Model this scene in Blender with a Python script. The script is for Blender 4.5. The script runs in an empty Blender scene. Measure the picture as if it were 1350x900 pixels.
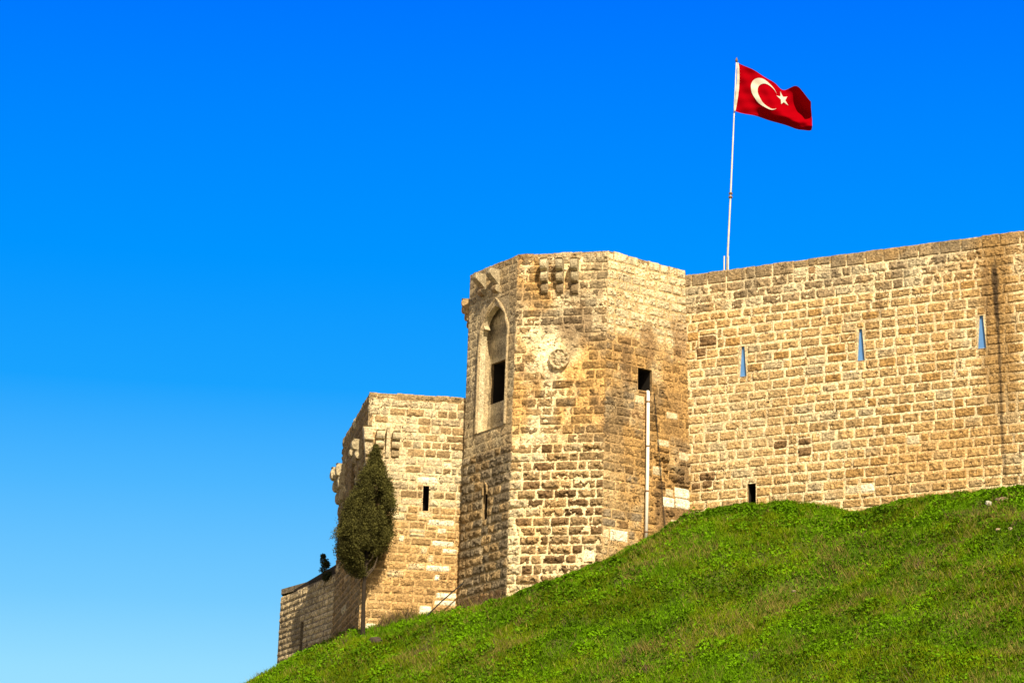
import bpy, bmesh, math, random
import numpy as np
from mathutils import Matrix, Vector

# ------------------------------------------------------------------ camera, sky, sun, exposure
S = bpy.context.scene
F = 3200.0; PITCH = math.atan(900 / F); ROLL = 0.02
CAM = np.array([0.0, 0.0, 1.6])
_fw = np.array([0, math.cos(PITCH), math.sin(PITCH)])
_r0 = np.array([1.0, 0, 0]); _u0 = np.array([0, -math.sin(PITCH), math.cos(PITCH)])
RIGHT = math.cos(ROLL) * _r0 + math.sin(ROLL) * _u0
UP = -math.sin(ROLL) * _r0 + math.cos(ROLL) * _u0

cd = bpy.data.cameras.new('camera'); cam = bpy.data.objects.new('camera', cd)
S.collection.objects.link(cam); S.camera = cam
cd.sensor_width = 36; cd.lens = F / 1350 * 36; cd.clip_end = 20000; cd.clip_start = 0.5
M = Matrix.Identity(4)
for i in range(3):
    M[i][0] = RIGHT[i]; M[i][1] = UP[i]; M[i][2] = -_fw[i]; M[i][3] = CAM[i]
cam.matrix_world = M

SUN_AZ, SUN_EL = math.radians(17), math.radians(41)
SV = np.array([math.sin(SUN_AZ) * math.cos(SUN_EL), -math.cos(SUN_AZ) * math.cos(SUN_EL), math.sin(SUN_EL)])
ld = bpy.data.lights.new('sun', 'SUN'); ld.energy = 4.7; ld.angle = math.radians(0.5); ld.color = (1.0, 0.86, 0.63)
sun = bpy.data.objects.new('sun', ld); S.collection.objects.link(sun)
sun.rotation_euler = Vector(SV).to_track_quat('Z', 'Y').to_euler()

W = bpy.data.worlds.new('World'); S.world = W; W.use_nodes = True
nt = W.node_tree; N = nt.nodes; N.clear()
def nd(t, tree=None, **k):
    n = (tree or nt).nodes.new(t)
    for a, b in k.items(): setattr(n, a, b)
    return n
sky = nd('ShaderNodeTexSky', sky_type='NISHITA', sun_disc=False, sun_elevation=SUN_EL,
         sun_rotation=math.atan2(SV[0], SV[1]), air_density=1.0, dust_density=0.6, ozone_density=2.0)
tc = nd('ShaderNodeTexCoord'); sx = nd('ShaderNodeSeparateXYZ')
nt.links.new(tc.outputs['Generated'], sx.inputs[0])
# deep clear blue in the half of the sky away from the sun, pale and warm round the sun
ramp = nd('ShaderNodeValToRGB'); cr = ramp.color_ramp
SKYT = [(0.05, (0.50, 0.86, 1.0)), (0.135, (0.31, 0.73, 1.0)), (0.165, (0.18, 0.60, 1.0)), (0.21, (0.075, 0.475, 1.0)), (0.25, (0.010, 0.365, 1.0)),
        (0.30, (0.0, 0.30, 1.0)), (0.41, (0.0, 0.17, 1.0)), (0.9, (0.0, 0.08, 0.6))]
while len(cr.elements) < len(SKYT): cr.elements.new(0.5)
for e, (p, c) in zip(cr.elements, SKYT): e.position = p; e.color = (*c, 1)
nt.links.new(sx.outputs[2], ramp.inputs[0])
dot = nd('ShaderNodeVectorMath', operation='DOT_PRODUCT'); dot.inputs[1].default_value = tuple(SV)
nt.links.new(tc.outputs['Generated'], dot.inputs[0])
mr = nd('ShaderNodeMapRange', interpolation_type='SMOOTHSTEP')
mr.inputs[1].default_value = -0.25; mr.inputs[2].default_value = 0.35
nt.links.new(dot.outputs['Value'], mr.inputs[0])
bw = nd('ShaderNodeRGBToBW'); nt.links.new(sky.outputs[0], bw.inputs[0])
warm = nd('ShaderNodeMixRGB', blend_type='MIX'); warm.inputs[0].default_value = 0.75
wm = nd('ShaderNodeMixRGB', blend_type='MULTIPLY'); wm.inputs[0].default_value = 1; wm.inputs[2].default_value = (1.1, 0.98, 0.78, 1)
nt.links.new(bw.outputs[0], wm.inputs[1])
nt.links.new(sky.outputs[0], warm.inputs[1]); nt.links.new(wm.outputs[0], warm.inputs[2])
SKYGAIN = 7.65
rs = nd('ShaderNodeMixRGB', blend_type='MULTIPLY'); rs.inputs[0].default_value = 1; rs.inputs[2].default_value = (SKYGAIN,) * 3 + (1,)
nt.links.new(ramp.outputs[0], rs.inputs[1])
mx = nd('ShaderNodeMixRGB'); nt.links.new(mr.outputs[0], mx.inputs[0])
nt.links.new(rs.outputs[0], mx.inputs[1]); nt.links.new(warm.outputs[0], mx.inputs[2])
bg = nd('ShaderNodeBackground'); bg.inputs[1].default_value = 0.075
wo = nd('ShaderNodeOutputWorld')
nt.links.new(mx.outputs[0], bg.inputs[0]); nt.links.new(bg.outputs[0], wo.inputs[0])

S.view_settings.view_transform = 'Standard'; S.view_settings.look = 'None'
S.view_settings.gamma = 1; S.view_settings.exposure = 0.8
S.render.engine = 'CYCLES'; S.cycles.samples = 96; S.cycles.use_denoising = True
S.cycles.max_bounces = 6

# ------------------------------------------------------------------ helpers
C = S.collection
rng = np.random.default_rng(7)
def ray(x, y): return RIGHT * (x - 675) / F + UP * (450 - y) / F + _fw
def at_y(x, y, Y): d = ray(x, y); return CAM + d * (Y / d[1])
def at_z(x, y, z): d = ray(x, y); return CAM + d * ((z - CAM[2]) / d[2])
def project(p):
    q = np.asarray(p) - CAM; w = q @ _fw
    return np.array([675 + F * (q @ RIGHT) / w, 450 - F * (q @ UP) / w])

def _h(ix, iy, iz, seed):
    n = (ix * 374761393 + iy * 668265263 + iz * 2147483647 + seed * 1274126177) & 0xFFFFFFFF
    n = ((n ^ (n >> 13)) * 1274126177) & 0xFFFFFFFF
    n = ((n ^ (n >> 16)) * 2246822519) & 0xFFFFFFFF
    return ((n ^ (n >> 15)) & 0xFFFFFF) / float(0xFFFFFF)
def vnoise(p, seed=0):
    p = np.asarray(p, float); i = np.floor(p).astype(np.int64); f = p - i; f = f * f * (3 - 2 * f)
    r = 0
    for a in (0, 1):
        for b in (0, 1):
            for c in (0, 1):
                w = (f[:, 0] if a else 1 - f[:, 0]) * (f[:, 1] if b else 1 - f[:, 1]) * (f[:, 2] if c else 1 - f[:, 2])
                r = r + w * _h(i[:, 0] + a, i[:, 1] + b, i[:, 2] + c, seed)
    return r
def fbm(p, seed=0, o=4):
    p = np.asarray(p, float); r = 0; a = 0.5; t = 0
    for k in range(o): r = r + a * vnoise(p * 2 ** k, seed + k); t += a; a *= 0.5
    return r / t
def smooth(a, b, x): t = np.clip((x - a) / (b - a), 0, 1); return t * t * (3 - 2 * t)

class Geo:                                   # gathers quads / triangles with a colour per vertex
    def __init__(s): s.v = []; s.q = []; s.t = []; s.c = []; s.n = 0
    def add(s, v, quads=None, tris=None, col=(0.5, 0.5, 0.5)):
        v = np.asarray(v, float).reshape(-1, 3); c = np.asarray(col, float)
        if c.ndim == 1: c = np.tile(c, (len(v), 1))
        s.v.append(v); s.c.append(c)
        if quads is not None and len(quads): s.q.append(np.asarray(quads, np.int64) + s.n)
        if tris is not None and len(tris): s.t.append(np.asarray(tris, np.int64) + s.n)
        s.n += len(v)
    def box(s, o, ax, ay, az, col=(0.5, 0.5, 0.5)):
        o, ax, ay, az = (np.asarray(k, float) for k in (o, ax, ay, az))
        v = [o + i * ax + j * ay + k * az for k in (0, 1) for j in (0, 1) for i in (0, 1)]
        q = [(0, 2, 3, 1), (4, 5, 7, 6), (0, 1, 5, 4), (2, 6, 7, 3), (0, 4, 6, 2), (1, 3, 7, 5)]
        s.add(v, q, col=col)
    def tube(s, pts, rad, sides=10, col=(0.5, 0.5, 0.5)):
        pts = [np.asarray(p, float) for p in pts]; n = len(pts)
        rad = [rad] * n if np.isscalar(rad) else rad
        V = []
        for i, p in enumerate(pts):
            d = pts[min(i + 1, n - 1)] - pts[max(i - 1, 0)]; d /= np.linalg.norm(d)
            a = np.cross(d, (0.31, 0.9, 0.2)); a /= np.linalg.norm(a); b = np.cross(d, a)
            for k in range(sides):
                w = 2 * math.pi * k / sides
                V.append(p + rad[i] * (math.cos(w) * a + math.sin(w) * b))
        Q = [(i * sides + k, i * sides + (k + 1) % sides, (i + 1) * sides + (k + 1) % sides, (i + 1) * sides + k)
             for i in range(n - 1) for k in range(sides)]
        V.append(pts[0]); V.append(pts[-1])
        T = [(n * sides, (k + 1) % sides, k) for k in range(sides)] + \
            [(n * sides + 1, (n - 1) * sides + k, (n - 1) * sides + (k + 1) % sides) for k in range(sides)]
        s.add(V, Q, T, col)
    def build(s, name, mat, parent=None, smooth_=False):
        me = bpy.data.meshes.new(name)
        v = np.concatenate(s.v); c = np.concatenate(s.c)
        q = np.concatenate(s.q) if s.q else np.zeros((0, 4), np.int64)
        t = np.concatenate(s.t) if s.t else np.zeros((0, 3), np.int64)
        me.vertices.add(len(v)); me.vertices.foreach_set('co', v.ravel().astype(np.float32))
        me.loops.add(q.size + t.size)
        me.loops.foreach_set('vertex_index', np.concatenate([q.ravel(), t.ravel()]).astype(np.int32))
        me.polygons.add(len(q) + len(t))
        st = np.concatenate([np.arange(len(q)) * 4, q.size + np.arange(len(t)) * 3])
        me.polygons.foreach_set('loop_start', st.astype(np.int32))
        me.polygons.foreach_set('use_smooth', np.full(len(q) + len(t), smooth_, bool))
        me.update(calc_edges=True); me.validate()
        at = me.color_attributes.new('tint', 'FLOAT_COLOR', 'POINT')
        at.data.foreach_set('color', np.c_[c, np.ones(len(c))].ravel().astype(np.float32))
        me.materials.append(mat)
        o = bpy.data.objects.new(name, me); C.objects.link(o)
        if parent: attach(o, parent)
        return o
def attach(o, parent):
    o.parent = parent; o.matrix_parent_inverse = parent.matrix_basis.inverted() if parent.parent is None else Matrix.Identity(4)
    if parent.parent is not None: o.matrix_parent_inverse = Matrix.Identity(4)
def thing(name, label, cat, loc, group=None):
    o = bpy.data.objects.new(name, None); C.objects.link(o); o.location = tuple(loc)
    o.empty_display_size = 0.3
    o['label'] = label; o['category'] = cat
    if group: o['group'] = group
    return o
def tag(o, label, cat, group=None, kind=None):
    if label: o['label'] = label
    if cat: o['category'] = cat
    if group: o['group'] = group
    if kind: o['kind'] = kind
    return o

# ------------------------------------------------------------------ materials
def material(name, rough=0.9, noise_amt=0.25, noise_scale=6.0, bump=0.0, bump_scale=20.0, spec=0.2, pits=0.0, pit_scale=7.0, trans=0.0, speck=0.8, base=None):
    m = bpy.data.materials.new(name); m.use_nodes = True; t = m.node_tree; t.nodes.clear()
    out = nd('ShaderNodeOutputMaterial', t); b = nd('ShaderNodeBsdfPrincipled', t)
    b.inputs['Roughness'].default_value = rough; b.inputs['Specular IOR Level'].default_value = spec
    L = t.links.new; L(b.outputs[0], out.inputs[0])
    if base is None:
        a = nd('ShaderNodeAttribute', t, attribute_name='tint'); col = a.outputs['Color']
    else:
        a = nd('ShaderNodeRGB', t); a.outputs[0].default_value = (*base, 1); col = a.outputs[0]
    g = nd('ShaderNodeNewGeometry', t)
    if noise_amt:
        n = nd('ShaderNodeTexNoise', t); n.inputs['Scale'].default_value = noise_scale; n.inputs['Detail'].default_value = 6
        n.inputs['Roughness'].default_value = 0.65
        L(g.outputs['Position'], n.inputs['Vector'])
        r = nd('ShaderNodeMapRange', t); r.inputs[1].default_value = 0.3; r.inputs[2].default_value = 0.7
        r.inputs[3].default_value = 1 - noise_amt; r.inputs[4].default_value = 1 + noise_amt
        L(n.outputs['Fac'], r.inputs[0])
        x = nd('ShaderNodeMixRGB', t, blend_type='MULTIPLY'); x.inputs[0].default_value = 1
        L(col, x.inputs[1]); L(r.outputs[0], x.inputs[2]); col = x.outputs[0]
    if pits:                                     # grain speckle, then dark colour painting in the shade of small pits
        n = nd('ShaderNodeTexNoise', t); n.inputs['Scale'].default_value = 11; n.inputs['Detail'].default_value = 4; n.inputs['Roughness'].default_value = .75
        L(g.outputs['Position'], n.inputs['Vector'])
        r = nd('ShaderNodeMapRange', t); r.inputs[1].default_value = .36; r.inputs[2].default_value = .64; r.inputs[3].default_value = .48; r.inputs[4].default_value = 1.46
        L(n.outputs['Fac'], r.inputs[0])
        x = nd('ShaderNodeMixRGB', t, blend_type='MULTIPLY'); x.inputs[0].default_value = speck
        L(col, x.inputs[1]); L(r.outputs[0], x.inputs[2]); col = x.outputs[0]
        n = nd('ShaderNodeTexNoise', t); n.inputs['Scale'].default_value = pit_scale; n.inputs['Detail'].default_value = 4
        n.inputs['Roughness'].default_value = 0.7
        L(g.outputs['Position'], n.inputs['Vector'])
        r = nd('ShaderNodeMapRange', t); r.inputs[1].default_value = 0.60; r.inputs[2].default_value = 0.68
        r.inputs[3].default_value = 0; r.inputs[4].default_value = pits
        L(n.outputs['Fac'], r.inputs[0])
        x = nd('ShaderNodeMixRGB', t, blend_type='MIX'); x.inputs[2].default_value = (0.07, 0.045, 0.022, 1)
        L(r.outputs[0], x.inputs[0]); L(col, x.inputs[1]); col = x.outputs[0]
    if pits:  # crevices: their darkness is painted into the colour
        n = nd('ShaderNodeTexVoronoi', t); n.inputs['Scale'].default_value = pit_scale * 1.9; n.inputs['Randomness'].default_value = 1
        nn = nd('ShaderNodeTexNoise', t); nn.inputs['Scale'].default_value = pit_scale * 3; nn.inputs['Detail'].default_value = 3
        L(g.outputs['Position'], nn.inputs['Vector'])
        ad = nd('ShaderNodeVectorMath', t, operation='MULTIPLY_ADD'); ad.inputs[1].default_value = (.16,) * 3
        L(nn.outputs['Color'], ad.inputs[0]); L(g.outputs['Position'], ad.inputs[2]); L(ad.outputs[0], n.inputs['Vector'])
        big = nd('ShaderNodeTexNoise', t); big.inputs['Scale'].default_value = 1.1; big.inputs['Detail'].default_value = 3
        L(g.outputs['Position'], big.inputs['Vector'])
        th = nd('ShaderNodeMapRange', t); th.inputs[1].default_value = .42; th.inputs[2].default_value = .66; th.inputs[3].default_value = .02; th.inputs[4].default_value = .35
        L(big.outputs['Fac'], th.inputs[0])
        lt = nd('ShaderNodeMath', t, operation='SUBTRACT'); L(th.outputs[0], lt.inputs[0]); L(n.outputs['Distance'], lt.inputs[1])
        r = nd('ShaderNodeMapRange', t); r.inputs[1].default_value = -.03; r.inputs[2].default_value = .08; r.inputs[3].default_value = 0; r.inputs[4].default_value = pits * 1.3
        L(lt.outputs[0], r.inputs[0])
        x = nd('ShaderNodeMixRGB', t, blend_type='MIX'); x.inputs[2].default_value = (0.06, 0.036, 0.016, 1)
        L(r.outputs[0], x.inputs[0]); L(col, x.inputs[1]); col = x.outputs[0]
    L(col, b.inputs['Base Color'])
    if bump:
        n = nd('ShaderNodeTexNoise', t); n.inputs['Scale'].default_value = bump_scale; n.inputs['Detail'].default_value = 5
        n.inputs['Roughness'].default_value = 0.7
        L(g.outputs['Position'], n.inputs['Vector'])
        u = nd('ShaderNodeBump', t); u.inputs['Strength'].default_value = 1.0; u.inputs['Distance'].default_value = bump
        L(n.outputs['Fac'], u.inputs['Height']); L(u.outputs[0], b.inputs['Normal'])
    if trans:
        tr = nd('ShaderNodeBsdfTranslucent', t); L(col, tr.inputs[0])
        ms = nd('ShaderNodeMixShader', t); ms.inputs[0].default_value = trans
        L(b.outputs[0], ms.inputs[1]); L(tr.outputs[0], ms.inputs[2]); L(ms.outputs[0], out.inputs[0])
    return m
M_stone = material('weathered_limestone', 0.92, 0.34, 5.0, 0.14, 9.0, 0.1, pits=0.75, pit_scale=4.5)
M_carved = material('carved_limestone', 0.9, 0.3, 4.0, 0.06, 8.0, 0.1, pits=0.5, pit_scale=5)
M_dark = material('interior_shade_black', 0.95, 0.3, 3.0, base=(0.018, 0.014, 0.010))  # near-black colour paints in the shade inside the openings
M_soil = material('hill_soil', 0.95, 0.3, 2.0, 0.05, 6.0, 0.05)
M_ground = material('pale_earth', 0.95, 0.2, 0.3, base=(0.36, 0.29, 0.20))
M_leaf = material('leaf_green', 0.75, 0.15, 3.0, spec=0.08, trans=0.25)
M_bark = material('bark', 0.9, 0.3, 12.0, 0.02, 20.0)
M_white = material('white_plastic', 0.45, 0.08, 4.0, spec=0.4, base=(0.80, 0.77, 0.68))
M_polem = material('pole_paint', 0.4, 0.2, 3.0, spec=0.4)
M_black = material('black_cable', 0.7, 0.1, 3.0, base=(0.02, 0.018, 0.016))
M_flag = material('flag_cloth', 0.95, 0.06, 10.0, spec=0.0, trans=0.10, base=(0.27, 0.0006, 0.004))
M_emblem = material('emblem_cloth', 0.8, 0.05, 10.0, spec=0.1, trans=0.1, base=(0.54, 0.50, 0.42))
M_slit_blue = material('blue_grey_sheet', 0.4, 0.1, 3.0, spec=0.4, base=(0.09, 0.23, 0.52))  # colour stands in for the blue light in the slits
M_rock = material('field_rock', 0.9, 0.3, 4.0, 0.04, 8.0)
M_iron = material('rusty_iron', 0.8, 0.4, 9.0, base=(0.16, 0.09, 0.05))

# ------------------------------------------------------------------ masonry
class Face:
    """one battered wall face given by its four corners seen from outside"""
    def __init__(s, bl, br, tl, tr):
        s.bl, s.br, s.tl, s.tr = (np.asarray(k, float) for k in (bl, br, tl, tr))
        s.W = (np.linalg.norm(s.br - s.bl) + np.linalg.norm(s.tr - s.tl)) / 2
        s.H = (np.linalg.norm(s.tl - s.bl) + np.linalg.norm(s.tr - s.br)) / 2
        n = np.cross(s.tr - s.bl, s.tl - s.br); s.n = n / np.linalg.norm(n)
        s.e = (s.br - s.bl + s.tr - s.tl); s.e /= np.linalg.norm(s.e)
        s.u = np.cross(s.n, s.e)
    def P(s, a, b, d=0.0):
        a = np.atleast_1d(np.asarray(a, float)) / s.W; b = np.atleast_1d(np.asarray(b, float)) / s.H
        a, b = np.broadcast_arrays(a, b)
        A = a[..., None]; B = b[..., None]
        D = np.broadcast_to(np.asarray(d, float), a.shape)[..., None]
        return s.bl * (1 - A) * (1 - B) + s.br * A * (1 - B) + s.tl * (1 - A) * B + s.tr * A * B + D * s.n
    def p(s, a, b, d=0.0): return s.P(a, b, d)[0]
    def st(s, px, py):
        a, b = s.W / 2, s.H / 2; tgt = np.array([px, py], float)
        for _ in range(12):
            f0 = project(s.p(a, b)); J = np.c_[(project(s.p(a + .01, b)) - f0) / .01, (project(s.p(a, b + .01)) - f0) / .01]
            da = np.linalg.solve(J, tgt - f0); a += da[0]; b += da[1]
        return a, b
    def rect(s, x0, y0, x1, y1):
        c = [s.st(x0, y0), s.st(x1, y0), s.st(x0, y1), s.st(x1, y1)]
        return (c[0][0] + c[2][0]) / 2, (c[1][0] + c[3][0]) / 2, (c[2][1] + c[3][1]) / 2, (c[0][1] + c[1][1]) / 2

def block(g, f, s0, s1, t0, t1, st, cell, seed):
    """one dressed stone: a subdivided, bossed and roughened front with sides going back into the mortar"""
    nx = max(3, int((s1 - s0) / cell) + 1); ny = max(3, int((t1 - t0) / cell) + 1)
    a = np.linspace(s0, s1, nx); b = np.linspace(t0, t1, ny)
    A, B = np.meshgrid(a, b); A = A.ravel().copy(); B = B.ravel().copy()
    e = np.minimum(np.minimum(A - s0, s1 - A), np.minimum(B - t0, t1 - B))
    dome = smooth(0, st['round'], e)
    P0 = f.P(A, B)
    off = np.array([seed * 1.37, seed * 0.71, seed * 2.11]) * st.get('own', 1)
    big = fbm(P0 * 2.6 + off, 3, 3) - 0.5
    fine = fbm(P0 * 8.5 + off, 11, 2) - 0.5
    pit = smooth(0.58, 0.72, fbm(P0 * 5.5 + off, 23, 3)) * st['pit']
    d = -0.02 + st['prot'] * smooth(0, 0.035, e) + st['boss'] * dome + (big * st['rough'] * st.get('kb', 1.6) + fine * st['rough'] * st.get('kf', 2.6)) * smooth(0, .09, e) - pit * smooth(0, .06, e)
    # worn outline
    wob = (vnoise(P0 * 4 + off, 5) - .5) * st['wear']
    wob2 = (vnoise(P0 * 4 + off + 9, 6) - .5) * st['wear']
    edge = e < 1e-6
    A[edge] += wob[edge]; B[edge] += wob2[edge]
    V = f.P(A, B, d)
    col = np.asarray(st['col'])[None, :] * (1 + 0.22 * big[:, None] + 0.3 * fine[:, None])
    col = col * (1 - 0.45 * np.clip(pit / max(st['pit'], 1e-3), 0, 1)[:, None] * (st['pit'] > 0.005))
    col = col + (np.asarray(st['edge'])[None, :] - col) * ((1 - smooth(0.0, st['eround'], e)) * st['eamt'])[:, None]
    idx = np.arange(nx * ny).reshape(ny, nx)
    Q = np.stack([idx[:-1, :-1], idx[:-1, 1:], idx[1:, 1:], idx[1:, :-1]], -1).reshape(-1, 4)
    ring = np.concatenate([idx[0, :], idx[1:, -1], idx[-1, -2::-1], idx[-2:0:-1, 0]])
    back = f.P(A[ring], B[ring], -0.16)
    k = len(ring); base = nx * ny
    R = np.arange(k); RQ = np.stack([ring[R], base + R, base + (R + 1) % k, ring[(R + 1) % k]], -1)
    V = np.concatenate([V, back]); col = np.concatenate([col, col[ring]])
    return V, np.concatenate([Q, RQ]), col, A, B

def masonry(name, f, parent, courses, width, style, colour, openings=(), patches=(), mortar=(0.6, 0.48, 0.3), joint=0.03, cell=0.06, seed=1, t_from=0.0, quoin=None):
    r = np.random.default_rng(seed); g = Geo()
    holes = [tuple(o) for o in openings] + [p[:4] for p in patches]
    t = t_from; row = 0; n = 0
    rows = []
    while t < f.H - 0.1:
        h = courses(t, r)
        if f.H - (t + h) < 0.2: h = f.H - t
        rows.append((t, t + h)); t += h
    for t0, t1 in rows:
        cuts = [(h[0], h[1], h[2], h[3]) for h in holes if h[2] < t1 - .03 and h[3] > t0 + .03]
        x = -r.uniform(0, 0.35) if not quoin else 0.0
        free = [(0.0, f.W)]
        for c in cuts:
            nf = []
            for a, b in free:
                if c[1] <= a or c[0] >= b: nf.append((a, b)); continue
                if c[0] > a: nf.append((a, c[0]))
                if c[1] < b: nf.append((c[1], b))
            free = nf
        pieces = []
        for a, b in free:
            x = a; first = True
            while x < b - 0.02:
                w = width(x, t0, r)
                if first: w *= r.uniform(.45, 1); first = False
                if b - (x + w) < 0.25: w = b - x
                if w > 1.5 * width(x, t0, r) and w > 1.2: w /= 2
                pieces.append((x, x + w, t0, t1)); x += w
        for c in cuts:                      # slivers above / below an opening
            for q0, q1 in ((t0, c[2]), (c[3], t1)):
                if q1 - q0 < 0.07: continue
                parts = [(c[0], c[1])]
                for h in cuts:
                    if h is c or h[2] > q1 - .02 or h[3] < q0 + .02: continue
                    parts = [z for a, b in parts for z in ([(a, b)] if h[1] <= a or h[0] >= b else [(a, h[0]), (h[1], b)]) if z[1] - z[0] > .06]
                pieces += [(a, b, q0, q1) for a, b in parts]
        for a, b, q0, q1 in pieces:
            n += 1; j = joint if np.isscalar(joint) else joint((a + b) / 2, (q0 + q1) / 2)
            ja = j * r.uniform(.6, 1.4); jb = j * r.uniform(.6, 1.3)
            if b - a < 3 * j or q1 - q0 < 3 * j: ja = jb = 0.01
            top = q1 >= f.H - 1e-6
            st = style((a + b) / 2, (q0 + q1) / 2, r)
            V, Q, col, A, B = block(g, f, a + ja / 2 if a > 0.01 else a - 0.02, b - ja / 2 if b < f.W - 0.01 else b + 0.02, q0 + jb / 2,
                                    q1 - jb / 2 if not top else q1 + (r.uniform(-.012, .02) if r.random() > st.get('chip', .13) else -r.uniform(.05, .14)), st, cell, n + seed * 100)
            g.add(V, Q, col=colour(f, A, B, col, V, False) if len(A) == len(V) else
                  colour(f, np.r_[A, np.zeros(len(V) - len(A)) + (a + b) / 2], np.r_[B, np.zeros(len(V) - len(B)) + (q0 + q1) / 2], col, V, False))
    for pt in patches:
        a, b, q0, q1, c = pt[:5]; n += 1
        st = dict(prot=0.03, boss=0.01, round=.1, rough=.012, pit=0.0, wear=.012, col=c, edge=c, eround=.05, eamt=0)
        if len(pt) > 5: st.update(pt[5])
        V, Q, col, A, B = block(g, f, a + .012, b - .012, q0 + .012, q1 - .012, st, cell, n + 5000)
        g.add(V, Q, col=col)
    # mortar bed behind the stones
    ss = list(np.arange(0, f.W, 0.11)) + [f.W]; tt = list(np.arange(0, f.H, 0.11)) + [f.H - 0.03]
    for h in openings: ss += [h[0], h[1]]; tt += [h[2], h[3]]
    ss = np.unique(np.clip(np.round(ss, 4), 0, f.W)); tt = np.unique(np.clip(np.round(tt, 4), 0, f.H - 0.03))
    A, B = np.meshgrid(ss, tt); ny, nx = A.shape; A = A.ravel(); B = B.ravel()
    P0 = f.P(A, B); d = -0.008 + 0.03 * (fbm(P0 * 3.1, 41, 3) - .5)
    V = f.P(A, B, d); idx = np.arange(nx * ny).reshape(ny, nx)
    ca = (ss[:-1] + ss[1:]) / 2; cb = (tt[:-1] + tt[1:]) / 2
    keep = np.ones((ny - 1, nx - 1), bool)
    for h in openings: keep &= ~(((ca > h[0]) & (ca < h[1]))[None, :] & ((cb > h[2]) & (cb < h[3]))[:, None])
    Q = np.stack([idx[:-1, :-1], idx[:-1, 1:], idx[1:, 1:], idx[1:, :-1]], -1)[keep]
    col = np.asarray(mortar)[None, :] * (0.85 + 0.3 * fbm(P0 * 1.7, 52, 3))[:, None]
    g.add(V, Q, col=colour(f, A, B, col, V, True))
    return g.build(name, M_stone, parent)

def cap(name, poly, z, parent, col):          # walkway closing the top of a wall or tower
    g = Geo(); n = len(poly); top = [(p[0], p[1], z) for p in poly]; c = np.mean(top, 0)
    low = [(p[0], p[1], z - 0.3) for p in poly]
    V = top + low + [c]
    g.add(V, [(i, n + i, n + (i + 1) % n, (i + 1) % n) for i in range(n)], [(2 * n, i, (i + 1) % n) for i in range(n)], col)
    return g.build(name, M_stone, parent)
def plain(name, pts, parent, col):
    g = Geo(); g.add(pts, [(0, 1, 2, 3)], col=col); return g.build(name, M_stone, parent)

def recess(name, f, r, depth, parent, col, hole=None, back=None, splay=0.0, dark_back=True):
    """stone-lined opening going back into the wall; the far end is coloured near-black for room shade, or an added blue sheet"""
    s0, s1, t0, t1 = r; g = Geo()
    D = -depth; l1 = -min(.16, depth)
    fr = f.P([s0, s1, s1, s0], [t0, t0, t1, t1], -0.0); md = f.P([s0, s1, s1, s0], [t0, t0, t1, t1], l1)
    bk = f.P([s0 - splay, s1 + splay, s1 + splay, s0 - splay], [t0, t0, t1, t1], D)
    for i in range(4):
        j = (i + 1) % 4; g.add([fr[i], fr[j], md[j], md[i]], [(0, 1, 2, 3)], col=col)
    if hole is not None:                       # jamb stones narrowing the opening to its real outline
        outer = f.P([s0, s1, s1, s0], [t0, t0, t1, t1], 0.02); inn = [f.p(a, b, 0.02) for a, b in hole]; inb = [f.p(a, b, -.09) for a, b in hole]
        for i in range(4):
            j = (i + 1) % 4
            g.add([outer[i], outer[j], inn[j], inn[i]], [(0, 1, 2, 3)], col=col)
            g.add([inn[i], inn[j], inb[j], inb[i]], [(0, 1, 2, 3)], col=col)
    o = g.build(name, M_carved, parent)
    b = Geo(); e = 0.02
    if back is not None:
        b.add(f.P([s0, s1, s1, s0], [t0, t0, t1, t1], -back), [(0, 1, 2, 3)]); ob = b.build('added_blue_sheet', M_slit_blue, o)  # added sheet, carries the blue light of the slit as its colour
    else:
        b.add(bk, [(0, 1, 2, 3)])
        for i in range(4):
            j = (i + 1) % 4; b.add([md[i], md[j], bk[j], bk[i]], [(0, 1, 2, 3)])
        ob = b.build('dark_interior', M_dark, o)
    return o

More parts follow.
